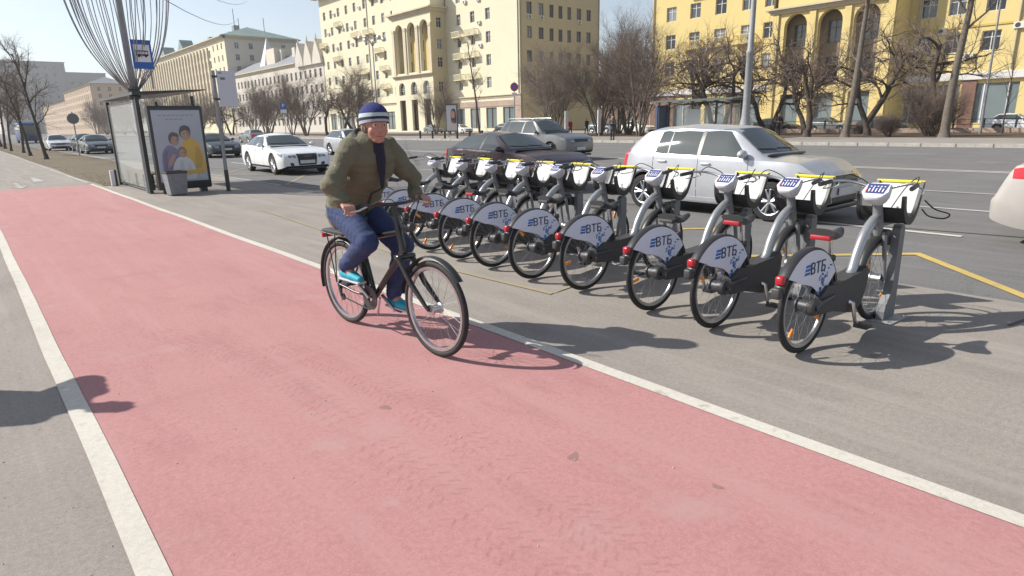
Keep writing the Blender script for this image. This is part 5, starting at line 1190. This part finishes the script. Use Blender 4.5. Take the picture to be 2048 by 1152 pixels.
for k in range(7): MB().box((-.62, .2+k*1.0, 2.64), (-.55, .75+k*1.0, 2.70)).build('roof_lamp', MATS['lamp_white'], fs)
MB().box((.75, .6, .42), (1.12, 5.8, .48)).build('bench', MATS['bench_wood'], fs)
# row of dark bollards on the far kerb
bm_ = MB().lathe([(.10, 0), (.10, .62), (.13, .66), (.11, .78), (0, .82)], 10, 'z').mesh('bollard', shg, 40)
ORD = ('rightmost', 'second from the right', 'third from the right', 'middle one', 'third from the left', 'second from the left', 'leftmost')
for i, y in enumerate((45.4, 47.2, 49.1, 51.1, 53.2, 55.4, 57.7)):
    o = link('bollard', bm_, None, (37.15, y, .14)); tag(o, 'short dark bollard on the far kerb, '+ORD[i]+' of the seven', 'bollard', 'bollards on the far kerb')
# fence along the service road, below the yellow block
fe = empty('railing_fence', (60.2, -4, .1), 0, 'low railing with stone plinth in front of the yellow block', 'fence')
MB().box((-.15, 0, 0), (.15, 42, .35)).build('plinth', pinkst, fe)
for z in (.6, .98): MB().box((-.02, 0, z), (.02, 42, z+.05)).build('rail', shg, fe)
for k in range(22): MB().box((-.06, k*2-.06, .35), (.06, k*2+.06, 1.08)).build('fence_post', shg, fe)
for i, (x, y) in enumerate(((47.5, 46.4), (48.2, 42.6))):
    o = empty('banner_post', (x, y, .1), 0, ('left' if i == 0 else 'right')+' one of two slim white banner posts near the pedestrians', 'banner post'); MB().box((-.22, -.06, .3), (.22, .06, 2.5), .03).build('banner', MATS['sign_white'], o); MB().box((-.05, -.05, 0), (.05, .05, .3)).build('foot', lead, o)
# overhead wires
for i, (a, b, lb) in enumerate((((6.6, 30, 8.4), (46, 128, 24.5), 'upper thin overhead wire running towards the green roof'), ((6.9, 30, 7.0), (44, 128, 21.3), 'lower thin overhead wire running towards the green roof'))):
    A0, B0 = Vector(a), Vector(b); pts = [A0.lerp(B0, t)-Vector((0, 0, 1.2*4*t*(1-t))) for t in np.linspace(0, 1, 9)]
    o = MB().tube(pts, .022, 4).build('overhead_wire', shg, None); tag(o, lb, 'wire')
# bus far away on the left
bu = empty('far_bus', (9.0, 128, 0), R_(-90), 'distant blue roofed bus behind the verge trees', 'bus')
MB().box((-6, -1.25, .35), (6, 1.25, 2.0), .12).build('body', mat('bus_navy', (.03, .05, .16), .4), bu, 40); MB().box((-5.98, -1.24, 2.0), (5.98, 1.24, 2.75), .05).build('window_band', glass, bu); MB().box((-6, -1.25, 2.75), (6, 1.25, 3.1), .12).build('roof', mat('bus_blue', (.05, .18, .42), .4), bu, 40)
MB().box((5.98, -1.1, 1.1), (6.03, 1.1, 2.6), .02).build('wind_screen', glass, bu)
for s in (-1, 1):
    MB().box((6.0, s*.9-.15, .6), (6.05, s*.9+.15, .8), .02).build('head_lamp', lampm, bu)
    for x in (-3.6, 3.8):
        w = MB().lathe([(0, -.15), (.48, -.15), (.48, .15), (0, .15)], 20, 'y', (0, 0, 0)).build('wheel', tyrem, bu, 40, (x, s*1.12, .48))
# ================================================================== PEOPLE AND THE RIDER'S BICYCLE
from mathutils import noise as mnoise
def limb(mb, p0, p1, r0, r1, n=7, sx=1., sy=1.):
    p0, p1 = Vector(p0), Vector(p1)
    for i in range(n):
        t = i/(n-1); p = p0.lerp(p1, t); r = r0+(r1-r0)*t; mb.ball(p, (r*sx, r*sy, r), 12, 8)
    return mb
def remesh(mb, name, m, vox, parent, it=4, wr=0., ws=9., seed=0.):
    me = mb.mesh('t', None); o = bpy.data.objects.new('t', me); col.objects.link(o)
    md = o.modifiers.new('r', 'REMESH'); md.mode = 'VOXEL'; md.voxel_size = vox; md.adaptivity = 0
    sm = o.modifiers.new('s', 'SMOOTH'); sm.factor = .5; sm.iterations = it
    dg = bpy.context.evaluated_depsgraph_get(); out = bpy.data.meshes.new_from_object(o.evaluated_get(dg))
    bpy.data.objects.remove(o); out.name = name
    if wr:
        nr = [v.normal.copy() for v in out.vertices]
        for v, nn in zip(out.vertices, nr):
            q = Vector((v.co.x*ws*.55+v.co.z*2, v.co.y*ws*.55, v.co.z*ws*2.3+v.co.x*3+seed)); k = mnoise.noise(q)+.35*mnoise.noise(q*2.1)
            v.co += nn*(wr*(1-abs(k)*2.2)*.7+wr*.3*k)
    for p in out.polygons: p.use_smooth = True
    out.materials.clear(); out.materials.append(m); return link(name, out, parent)
def hand(mb, wrist, d, pn, side, curl=1., size=1.):
    """palm and five curled fingers. d: direction of the fingers, pn: palm normal (the side the fingers curl to), side: thumb side"""
    w, d, pn, sd = Vector(wrist), Vector(d).normalized(), Vector(pn).normalized(), Vector(side).normalized(); s = size
    for i in range(5):
        t = i/4
        for k in (-1, -.33, .33, 1): mb.ball(w+d*(.02+.07*t)*s+sd*k*(.022+.012*t)*s, .0155*s, 8, 6)
    for i, (off, ln) in enumerate(((.036, .072), (.013, .080), (-.011, .074), (-.034, .058))):
        p = w+d*.092*s+sd*off*s; dd = d.copy(); r = .0092*s
        for j in range(3):
            ax = sd; a = R_((38, 62, 55)[j]*curl); dd = (dd*math.cos(a)+pn*math.sin(a)*(1 if True else 0)-0*ax).normalized() if j == 0 else (Matrix.Rotation(-a if d.cross(pn).dot(sd) < 0 else a, 3, sd) @ dd).normalized()
            q = p+dd*ln*s*(.46, .32, .26)[j]; limb(mb, p, q, r, r*.92, 4); p = q; r *= .93
    p = w+d*.03*s+sd*.036*s; q = p+(d*.55+sd*.55+pn*.35).normalized()*.036*s; limb(mb, p, q, .0125*s, .011*s, 4); limb(mb, q, q+(d*.7+pn*.75-sd*.1).normalized()*.032*s, .0105*s, .009*s, 4)
def head(mb, c, f, up=(0, 0, 1), s=1.):
    """skull, jaw, nose, brow, lips, chin, ears; c = centre of the skull, f = facing direction"""
    c, f = Vector(c), Vector(f).normalized(); u = Vector(up); u = (u-f*u.dot(f)).normalized(); l = u.cross(f)
    M = Matrix((f, l, u)).transposed()
    def b(x, y, z, rx, ry, rz):
        t = MB().ball((0, 0, 0), (rx*s, ry*s, rz*s), 14, 10); t.xf(Matrix.Translation(c+M @ Vector((x*s, y*s, z*s))) @ M.to_4x4()); mb.add(t.v, t.f)
    b(-.008, 0, .022, .098, .076, .092); b(.028, 0, -.03, .066, .060, .075); b(.05, 0, -.082, .036, .038, .026); b(.078, 0, .018, .02, .05, .014)
    b(.094, 0, -.022, .021, .013, .018); b(.086, 0, .0, .014, .010, .03); b(.086, .016, -.03, .009, .009, .007); b(.086, -.016, -.03, .009, .009, .007)
    b(.079, 0, -.056, .012, .024, .006); b(.077, 0, -.066, .012, .02, .006)
    for y in (-1, 1): b(.055, y*.04, -.028, .03, .022, .026); b(-.008, y*.078, -.012, .016, .009, .030); b(.062, y*.032, -.002, .022, .018, .010)
    return M
def eyes(parent, c, M, s=1.):
    for y in (-1, 1):
        e = MB().ball(Vector(c)+M @ Vector((.079*s, y*.031*s, .006*s)), .0115*s, 10, 7).build('eye', mat('eye_white', (.6, .58, .55), .3), parent, 60)
        MB().ball(Vector(c)+M @ Vector((.0885*s, y*.030*s, .006*s)), .0052*s, 8, 6).build('iris', mat('iris', (.03, .025, .02), .2), e, 60)
        MB().tube([Vector(c)+M @ Vector((.090*s, y*.014*s, .022*s)), Vector(c)+M @ Vector((.086*s, y*.035*s, .027*s)), Vector(c)+M @ Vector((.072*s, y*.052*s, .021*s))], [.004*s, .0045*s, .002*s], 6).build('eyebrow', mat('brow_grey', (.16, .12, .09), .9), parent)
    q = [Vector(c)+M @ Vector((x*s, y*s, z*s)) for x, y, z in ((.080, -.024, -.061), (.089, -.01, -.0595), (.0905, 0, -.061), (.089, .01, -.0595), (.080, .024, -.061))]
    MB().tube(q, [.0015, .004, .0042, .004, .0015], 6).build('lips', mat('lips', (.34, .12, .10), .5), parent, 60)
def skinmat(): 
    m = mat('skin', (.47, .245, .185), .5, var=.12, scale=25, spec=.4)
    m.node_tree.nodes['Principled BSDF'].inputs['Subsurface Weight'].default_value = .12; m.node_tree.nodes['Principled BSDF'].inputs['Subsurface Radius'].default_value = (.012, .005, .003); return m
skin = skinmat()
# ---------------------------------------------------------------- rider's bicycle (local x forward)
RX, RY, RH = 2.285, 4.13, R_(-85.8)
cy = empty('rider_bicycle', (RX, RY, .004), RH, 'dark trekking bicycle with rear rack ridden on the red path', 'bicycle')
bfr = mat('bike_frame_black', (.025, .024, .022), .3, .2, coat=.4)
wheel(cy, 'rear_wheel', -.60, .345, .021, nsp=32, m_rim=alu); wheel(cy, 'front_wheel', .585, .345, .021, nsp=32, m_rim=alu)
BB = Vector((-.17, 0, .30)); ST = Vector((-.315, 0, .74)); HT, HB_ = Vector((.20, 0, .90)), Vector((.255, 0, .70))
for a, b, r in ((BB, HB_+Vector((0, 0, .03)), .024), (ST, HT-Vector((-.015, 0, .05)), .021), (BB, ST, .019), (HT+Vector((-.02, 0, .05)), HB_, .026)): MB().tube([a, b], r, 10).build('frame_tube', bfr, cy, 60)
for s in (-1, 1):
    MB().tube([BB+Vector((0, s*.03, 0)), (-.38, s*.055, .31), (-.60, s*.068, .345)], .011, 8).build('chain_stay', bfr, cy, 60)
    MB().tube([ST+Vector((.0, s*.02, -.04)), (-.42, s*.055, .58), (-.60, s*.068, .345)], .009, 8).build('seat_stay', bfr, cy, 60)
    MB().tube([(.275, s*.055, .655), (.36, s*.058, .52), (.41, s*.058, .50)], [.02, .02, .02], 8).build('fork_stanchion', dkst, cy, 60) if False else None
    MB().tube([(.262, s*.058, .675), (.40, s*.058, .50), (.555, s*.06, .37), (.585, s*.06, .345)], [.021, .021, .014, .011], 10).build('fork_leg', bfr, cy, 60)
MB().box((.225, -.08, .655), (.295, .08, .70), .018).build('fork_crown', bfr, cy, 50)
MB().tube([ST, (-.375, 0, .90)], .0135, 8).build('seat_post', alu, cy, 60)
sec = []
for t in np.linspace(0, 1, 10):
    x = -.50+.28*t; w = .088*(1-t)**.9+.024; sec.append([(x, w*math.cos(a), .925-.022+.022*math.sin(a)) for a in [2*math.pi*k/12 for k in range(12)]])
q = MB().grid(sec, True); q.f += [tuple(range(12)), tuple(len(q.v)-12+k for k in range(12))]; q.build('saddle', plast, cy, 60)
MB().tube([(.185, 0, .94), (.165, 0, 1.03), (.21, 0, 1.055)], [.02, .018, .018], 8).build('stem', bfr, cy, 60)
hbar = MB().tube(smooth_path([(.09, -.30, 1.04), (.17, -.20, 1.06), (.215, -.06, 1.055), (.215, .06, 1.055), (.17, .20, 1.06), (.09, .30, 1.04)], 5), .0125, 8).build('handlebar', bfr, cy, 60)
for s in (-1, 1):
    MB().tube([(.135, s*.25, 1.052), (.055, s*.335, 1.032)], .0165, 10).build('grip', black, hbar, 60); MB().tube([(.16, s*.22, 1.05), (.165, s*.29, 1.03), (.11, s*.36, 1.02)], [.008, .007, .005], 6).build('brake_lever', alu, hbar, 60)
    MB().tube(smooth_path([(.17, s*.2, 1.06), (.32, s*.12, 1.10), (.33, s*.03, .92), (.28, 0, .70)], 5), .0035, 5).build('brake_cable', black, hbar)
MB().lathe([(0, .11), (.03, .11), (.042, .05), (.03, 0), (0, 0)], 14, 'x', (.265, 0, .90)).build('head_lamp', plast2, cy, 40)
# mudguards, rack, chain guard, drive
for nm, xc, a0, a1 in (('rear_mudguard', -.60, 20, 200), ('front_mudguard', .585, 40, 175)):
    MB().grid([[(xc+r*math.cos(R_(a)), y, .345+r*math.sin(R_(a))) for r, y in ((.365, -.03), (.375, -.022), (.378, 0), (.375, .022), (.365, .03))] for a in range(a0, a1, 7)]).build(nm, plast, cy, 60)
rk = MB()
for s in (-1, 1): rk.tube([(-.38, s*.05, .74), (-.82, s*.07, .755)], .006, 6).tube([(-.72, s*.07, .755), (-.60, s*.085, .36)], .0055, 6).tube([(-.60, s*.065, .75), (-.60, s*.085, .36)], .0055, 6)
for x in (-.82, -.72, -.6, -.5, -.4): rk.tube([(x, -.065, .753), (x, .065, .753)], .005, 5)
rko = rk.build('rear_rack', dkst, cy, 60); MB().box((-.79, -.075, .757), (-.44, .075, .785), .01).build('rack_spring', plast2, rko, 40); MB().box((-.85, -.05, .70), (-.825, .05, .745), .008).build('rear_reflector', red, rko)
cr_ = MB().lathe([(.03, -.052), (.095, -.054), (.098, -.048), (.03, -.044)], 28, 'y', tuple(BB)).build('chain_ring', dkst, cy, 40)
MB().tube([BB+Vector((0, -.062, .095)), (-.60, -.062, .345+.05)], .006, 5).tube([BB+Vector((0, -.062, -.095)), (-.55, -.062, .24), (-.60, -.062, .25)], .006, 5).build('chain', dkst, cy)
MB().tube([(-.60, -.065, .345), (-.56, -.075, .25)], [.016, .012], 6).lathe([(.0, -.07), (.028, -.07), (.028, -.055), (0, -.055)], 12, 'y', (-.555, 0, .24)).build('derailleur', dkst, cy, 50)
MB().lathe([(.02, -.058), (.052, -.058), (.04, -.035)], 18, 'y', (-.60, 0, .345)).build('cassette', alu, cy, 40)
PR = BB+Vector((-.125, 0, .115)); PL = BB-Vector((-.125, 0, .115))
for P_, s in ((PR, -1), (PL, 1)):
    MB().tube([BB+Vector((0, s*.06, 0)), P_+Vector((0, s*.085, 0))], [.014, .011], 8).build('crank_arm', alu, cy, 60); MB().box((P_.x-.045, s*.15-.045, P_.z-.013), (P_.x+.045, s*.15+.045, P_.z+.013), .006).build('pedal', plast, cy, 40)
MB().tube([(-.17, .04, .28), (-.30, .09, .10)], .009, 6).build('kick_stand', alu, cy, 60)
# ---------------------------------------------------------------- the rider
pe = empty('person', (RX, RY, .004), RH, 'person in olive jacket and striped knit hat riding a bicycle on the red path', 'person')
J = {}
hipc = Vector((-.40, 0, .985)); chest = Vector((-.125, 0, 1.35)); neck = Vector((-.075, 0, 1.49)); hc_ = Vector((-.005, 0, 1.598))
sh_ = {s: Vector((-.10, s*.185, 1.435)) for s in (-1, 1)}
el = {-1: Vector((-.075, -.345, 1.195)), 1: Vector((-.06, .335, 1.20))}
wr_ = {s: Vector((.02, s*.315, 1.075)) for s in (-1, 1)}
hp = {s: Vector((-.40, s*.10, .965)) for s in (-1, 1)}
ank = {-1: PR+Vector((-.055, -.125, .105)), 1: PL+Vector((-.055, .125, .105))}
kn = {-1: Vector((.01, -.15, .775)), 1: Vector((.03, .15, .70))}
bm = MB(); limb(bm, hipc, chest, .15, .15, 8, .85, 1.1); limb(bm, chest, neck, .12, .06, 5); limb(bm, neck, hc_+Vector((-.02, 0, -.06)), .058, .055, 5)
fdir = Vector((1, -.22, -.10)); HM = head(bm, hc_, fdir, s=1.14)
for s in (-1, 1):
    limb(bm, sh_[s], el[s], .055, .043, 8); limb(bm, el[s], wr_[s], .042, .028, 8)
    limb(bm, hp[s], kn[s], .085, .058, 8); limb(bm, kn[s], ank[s], .055, .038, 8); limb(bm, ank[s], ank[s]+Vector((.12, 0, -.06)), .038, .03, 5)
    hand(bm, wr_[s]+Vector((.0, 0, .0)), Vector((.62, s*.10, -.16)), Vector((-.1, 0, -1)), Vector((.1, -s, 0)), 1.)
remesh(bm, 'body', skin, .0058, pe, 3); eyes(pe, hc_, HM, 1.14)
olive = mat('olive_jacket', (.150, .140, .092), .85, var=.10, scale=5, bump=.3, bscale=70)
jk = MB(); limb(jk, Vector((-.22, 0, 1.30)), Vector((-.17, 0, 1.42)), .17, .14, 5, .9, 1.15); limb(jk, hipc+Vector((-.03, 0, -.04)), Vector((-.30, 0, 1.18)), .178, .188, 6, .92, 1.12); limb(jk, Vector((-.30, 0, 1.18)), chest, .188, .182, 7, .9, 1.18); limb(jk, chest, Vector((-.075, 0, 1.46)), .165, .105, 6, .9, 1.25)
for s in (-1, 1): limb(jk, sh_[s]+Vector((0, -s*.03, -.01)), el[s], .084, .068, 9); limb(jk, el[s], wr_[s]+Vector((-.015, 0, .012)), .066, .047, 9)
jo = remesh(jk, 'jacket', olive, .0085, pe, 5, .021, 5.2, 3.)
cl = MB(); 
for k in range(20):
    a = 2*math.pi*k/20; cl.ball(neck+Vector((-.025+.092*math.cos(a), .10*math.sin(a), .0-.05*math.cos(a))), (.03, .03, .046), 8, 6)
remesh(cl, 'collar', mat('collar_grey', (.06, .06, .058), .9, var=.2, scale=9), .006, jo, 4)
vn = [chest+Vector((.155, 0, -.02)), chest+Vector((.12, 0, .08)), neck+Vector((.075, 0, -.02))]
MB().tube([chest+Vector((.158, 0, -.20)), chest+Vector((.168, 0, -.10)), chest+Vector((.168, 0, .0)), chest+Vector((.148, 0, .08)), neck+Vector((.105, 0, -.02))], [.012, .026, .040, .046, .042], 10, flat=.6).build('navy_sweater', mat('navy_sweater', (.018, .018, .035), .9), jo, 60)
MB().tube([chest+Vector((.148, 0, -.20)), Vector((-.115, 0, 1.10)), Vector((-.20, 0, .97))], .007, 6).build('zip', dkst, jo, 60)
for s in (-1, 1):
    d = (wr_[s]-el[s]).normalized(); MB().lathe([(.045, -.03), (.052, -.025), (.052, .02), (.045, .026), (.03, .02)], 16, 'z').xf(Matrix.Translation(wr_[s]+Vector((-.012, 0, .010))) @ d.to_track_quat('Z', 'Y').to_matrix().to_4x4()).build('cuff', olive, jo, 60)
tr_ = MB(); limb(tr_, hipc+Vector((-.01, 0, -.03)), hipc+Vector((0, 0, .06)), .16, .16, 4, .95, 1.1)
for s in (-1, 1): limb(tr_, hp[s], kn[s], .115, .085, 10); limb(tr_, kn[s], ank[s]+Vector((0, 0, .03)), .083, .062, 10)
remesh(tr_, 'trousers', mat('navy_jeans', (.030, .050, .135), .85, var=.3, scale=6, bump=.25, bscale=90), .0095, pe, 5, .009, 8., 7.)
for s in (-1, 1):
    P_ = PR if s < 0 else PL; P_ = P_+Vector((0, s*.125, .014))
    sb = MB(); limb(sb, P_+Vector((-.105, 0, .045)), P_+Vector((.03, 0, .042)), .036, .038, 6, 1, 1.05); limb(sb, P_+Vector((.03, 0, .042)), P_+Vector((.125, 0, .03)), .038, .026, 6, 1, 1.25); limb(sb, P_+Vector((-.08, 0, .06)), P_+Vector((-.07, 0, .10)), .036, .036, 4)
    so_ = remesh(sb, 'shoe', mat('cyan_shoe', (.02, .34, .46), .6, var=.15, scale=20), .006, pe, 3)
    MB().box((P_.x-.14, P_.y-.04, P_.z-.002), (P_.x+.155, P_.y+.04, P_.z+.016), .008).build('sole', mat('shoe_sole', (.45, .47, .5), .7), so_)
# striped knit hat
ht = MB(); rows = []
Mh = Matrix((fdir.normalized(), Vector((0, 0, 1)).cross(fdir).normalized(), fdir.normalized().cross(Vector((0, 0, 1)).cross(fdir).normalized()))).transposed()
zs_ = [-.010, .0, .012, .024, .034, .048, .062, .078, .092, .108, .122, .132, .136]
for i, z in enumerate(zs_):
    t = max(0, z-.02)/.118; k = math.sqrt(max(.0, 1-t**2.4)); rows.append([hc_+Mh @ Vector((-.010+(.125*k+.003*math.sin(j*9))*math.cos(2*math.pi*j/28)-.014*z/.13, .103*k*math.sin(2*math.pi*j/28), z*1.0+.016+.030*math.cos(2*math.pi*j/28)*(1-i/14))) for j in range(28)])
ht.grid(rows, True); ht.f.append(tuple(len(ht.v)-28+k for k in range(28)))
hk = dict(rough=.95, var=.12, scale=60, bump=.5, bscale=160)
hat = ht.build('knit_hat', mat('hat_grey', (.42, .42, .48), **hk), pe, 80)
for nm, c in (('hat_navy', (.02, .03, .07)), ('hat_white', (.52, .60, .60)), ('hat_blue', (.032, .04, .17))): hat.data.materials.append(mat(nm, c, **hk))
for p in hat.data.polygons: i = p.index//28; p.material_index = 0 if i < 2 else 1 if i < 4 else 2 if i < 6 else 3
hr_ = MB()
for k in range(15):
    a = R_(75+210*k/14); hr_.ball(hc_+Mh @ Vector((.098*math.cos(a)-.008, .080*math.sin(a), -.022)), (.012, .012, .03), 7, 5)
remesh(hr_, 'hair', mat('grey_hair', (.20, .17, .15), .9), .006, pe, 2)
# ---------------------------------------------------------------- standing and walking people
def stander(label, x, y, z, rz, top, legs, hatc=None, pose='stand', h=1.75, shoe=(.02, .02, .02), vox=.02, group=None):
    o = empty('person', (x, y, z), rz, label, 'person', group); k = h/1.75; o.scale = (k, k, k)
    st = .10 if pose == 'walk' else 0.
    ft = {s: Vector((s*st*1.6, s*.10, .05)) for s in (-1, 1)}; kn_ = {s: Vector((.03+s*st*.9, s*.10, .49)) for s in (-1, 1)}; hp_ = {s: Vector((0, s*.09, .92)) for s in (-1, 1)}
    shd = {s: Vector((0, s*.19, 1.42)) for s in (-1, 1)}
    if pose == 'folded': e_ = {s: Vector((.06, s*.27, 1.16)) for s in (-1, 1)}; w_ = {s: Vector((.24, s*.04, 1.22)) for s in (-1, 1)}
    elif pose == 'hold': e_ = {s: Vector((.0, s*.30, 1.14)) for s in (-1, 1)}; w_ = {s: Vector((.24, s*.14, 1.10)) for s in (-1, 1)}
    elif pose == 'wide': e_ = {-1: Vector((-.02, -.30, 1.16)), 1: Vector((.02, .40, 1.24))}; w_ = {-1: Vector((.12, -.28, .98)), 1: Vector((.14, .22, 1.10))}
    else: e_ = {s: Vector((-.03-s*st*.7, s*.25, 1.14)) for s in (-1, 1)}; w_ = {s: Vector((.05-s*st*1.4, s*.26, .90)) for s in (-1, 1)}
    b = MB(); limb(b, (0, 0, .92), (0, 0, 1.38), .13, .14, 6, .8, 1.1); limb(b, (0, 0, 1.38), (.01, 0, 1.50), .11, .058, 5); limb(b, (.01, 0, 1.50), (.02, 0, 1.58), .056, .055, 3); HMs = head(b, (.03, 0, 1.635), (1, 0, -.1))
    for s in (-1, 1):
        limb(b, shd[s], e_[s], .05, .042, 6); limb(b, e_[s], w_[s], .04, .028, 6); dd = (w_[s]-e_[s]).normalized()
        sdv = dd.cross(Vector((0, -s, 0.2))); sdv = sdv if sdv.length > .1 else Vector((1, 0, 0)); hand(b, w_[s], dd, dd.cross(sdv)*s, sdv, .45)
        limb(b, hp_[s], kn_[s], .08, .055, 6); limb(b, kn_[s], ft[s], .052, .036, 6); limb(b, ft[s]+Vector((0, 0, -.01)), ft[s]+Vector((.13, 0, -.015)), .04, .03, 4)
    remesh(b, 'body', skin, vox*.6, o, 2); eyes(o, (.03, 0, 1.635), HMs)
    c = MB(); limb(c, (0, 0, .84), (0, 0, 1.34), .165, .175, 7, .82, 1.12); limb(c, (0, 0, 1.34), (0, 0, 1.46), .15, .09, 5, .85, 1.3)
    for s in (-1, 1): limb(c, shd[s], e_[s], .08, .068, 7); limb(c, e_[s], w_[s], .064, .046, 7)
    remesh(c, 'coat', mat('coat_%02x%02x%02x' % tuple(int(v*255) for v in top), top, .9, var=.2, scale=6), vox, o, 4, .008, 8)
    t = MB(); limb(t, (0, 0, .88), (0, 0, .98), .14, .14, 3, .9, 1.1)
    for s in (-1, 1): limb(t, hp_[s], kn_[s], .10, .076, 8); limb(t, kn_[s], ft[s]+Vector((0, 0, .05)), .074, .058, 8)
    remesh(t, 'trousers', mat('trs_%02x%02x%02x' % tuple(int(v*255) for v in legs), legs, .9, var=.2, scale=6), vox, o, 4)
    for s in (-1, 1):
        q = MB(); limb(q, ft[s]+Vector((-.05, 0, -.005)), ft[s]+Vector((.15, 0, -.015)), .047, .035, 5, 1, 1.0); remesh(q, 'shoe', mat('dark_shoe', shoe, .6), .012, o, 2)
    hh = MB(); 
    for k_ in range(26):
        a = rnd.uniform(0, 6.28); e = rnd.uniform(.15, 1.5); hh.ball((.012+.092*math.cos(a)*math.cos(e), .08*math.sin(a)*math.cos(e), 1.655+.09*math.sin(e)), .022, 7, 5)
    remesh(hh, 'hair' if not hatc else 'cap', mat('hair_dark', (.04, .03, .025), .9) if not hatc else mat('cap_%02x%02x%02x' % tuple(int(v*255) for v in hatc), hatc, .9), .012, o, 2)
    return o
stander('person in dark trousers with pale collar standing on the far pavement', 37.5, 31.8, .145, R_(200), (.05, .05, .055), (.025, .03, .05), (.45, .42, .36), 'folded', 1.74)
stander('person in dark clothes standing below the yellow block right of the lamp', 50.5, 25.5, .10, R_(220), (.035, .03, .035), (.03, .03, .035), None, 'hold', 1.76)
stander('person in red coat walking beyond the banner posts', 52, 50.2, .10, R_(250), (.32, .03, .05), (.04, .04, .06), None, 'walk', 1.68)
stander('person in black coat walking just right of the red coat', 52.5, 48.2, .10, R_(80), (.03, .03, .035), (.03, .03, .04), None, 'walk', 1.74)
stander('person just outside the left picture edge whose shadow falls across the path', -1.05, 5.82, 0, R_(-60), (.06, .07, .10), (.03, .035, .06), (.05, .05, .06), 'wide', 1.75)
# scarf of the pedestrian on the far pavement
# empty dock farther down the row, behind the rider
d = copy_tree(dproto); d.location = (5.95, 11.3, 0); d.rotation_euler = (0, 0, R_(-2)); tag(d, 'empty docking post seen behind the back of the rider', 'docking post', 'docking posts of the bike station')
d = copy_tree(dproto); d.location = (5.92, 10.5, 0); d.rotation_euler = (0, 0, R_(-2)); tag(d, 'empty docking post hidden by the back of the rider', 'docking post', 'docking posts of the bike station')
# ================================================================== HAZE
hz_b = MB().box((-1590, -1590, -1.0), (1590, 1890, 68))
hm = bpy.data.materials.new('spring_haze'); hm.use_nodes = True; hn = hm.node_tree.nodes; hn.clear()
ho = hn.new('ShaderNodeOutputMaterial'); hv = hn.new('ShaderNodeVolumePrincipled'); hv.inputs['Density'].default_value = .00042; hv.inputs['Color'].default_value = (.86, .88, .92, 1); hv.inputs['Anisotropy'].default_value = .3
hm.node_tree.links.new(hv.outputs[0], ho.inputs['Volume'])
o = hz_b.build('haze', hm, None); o['kind'] = 'stuff'
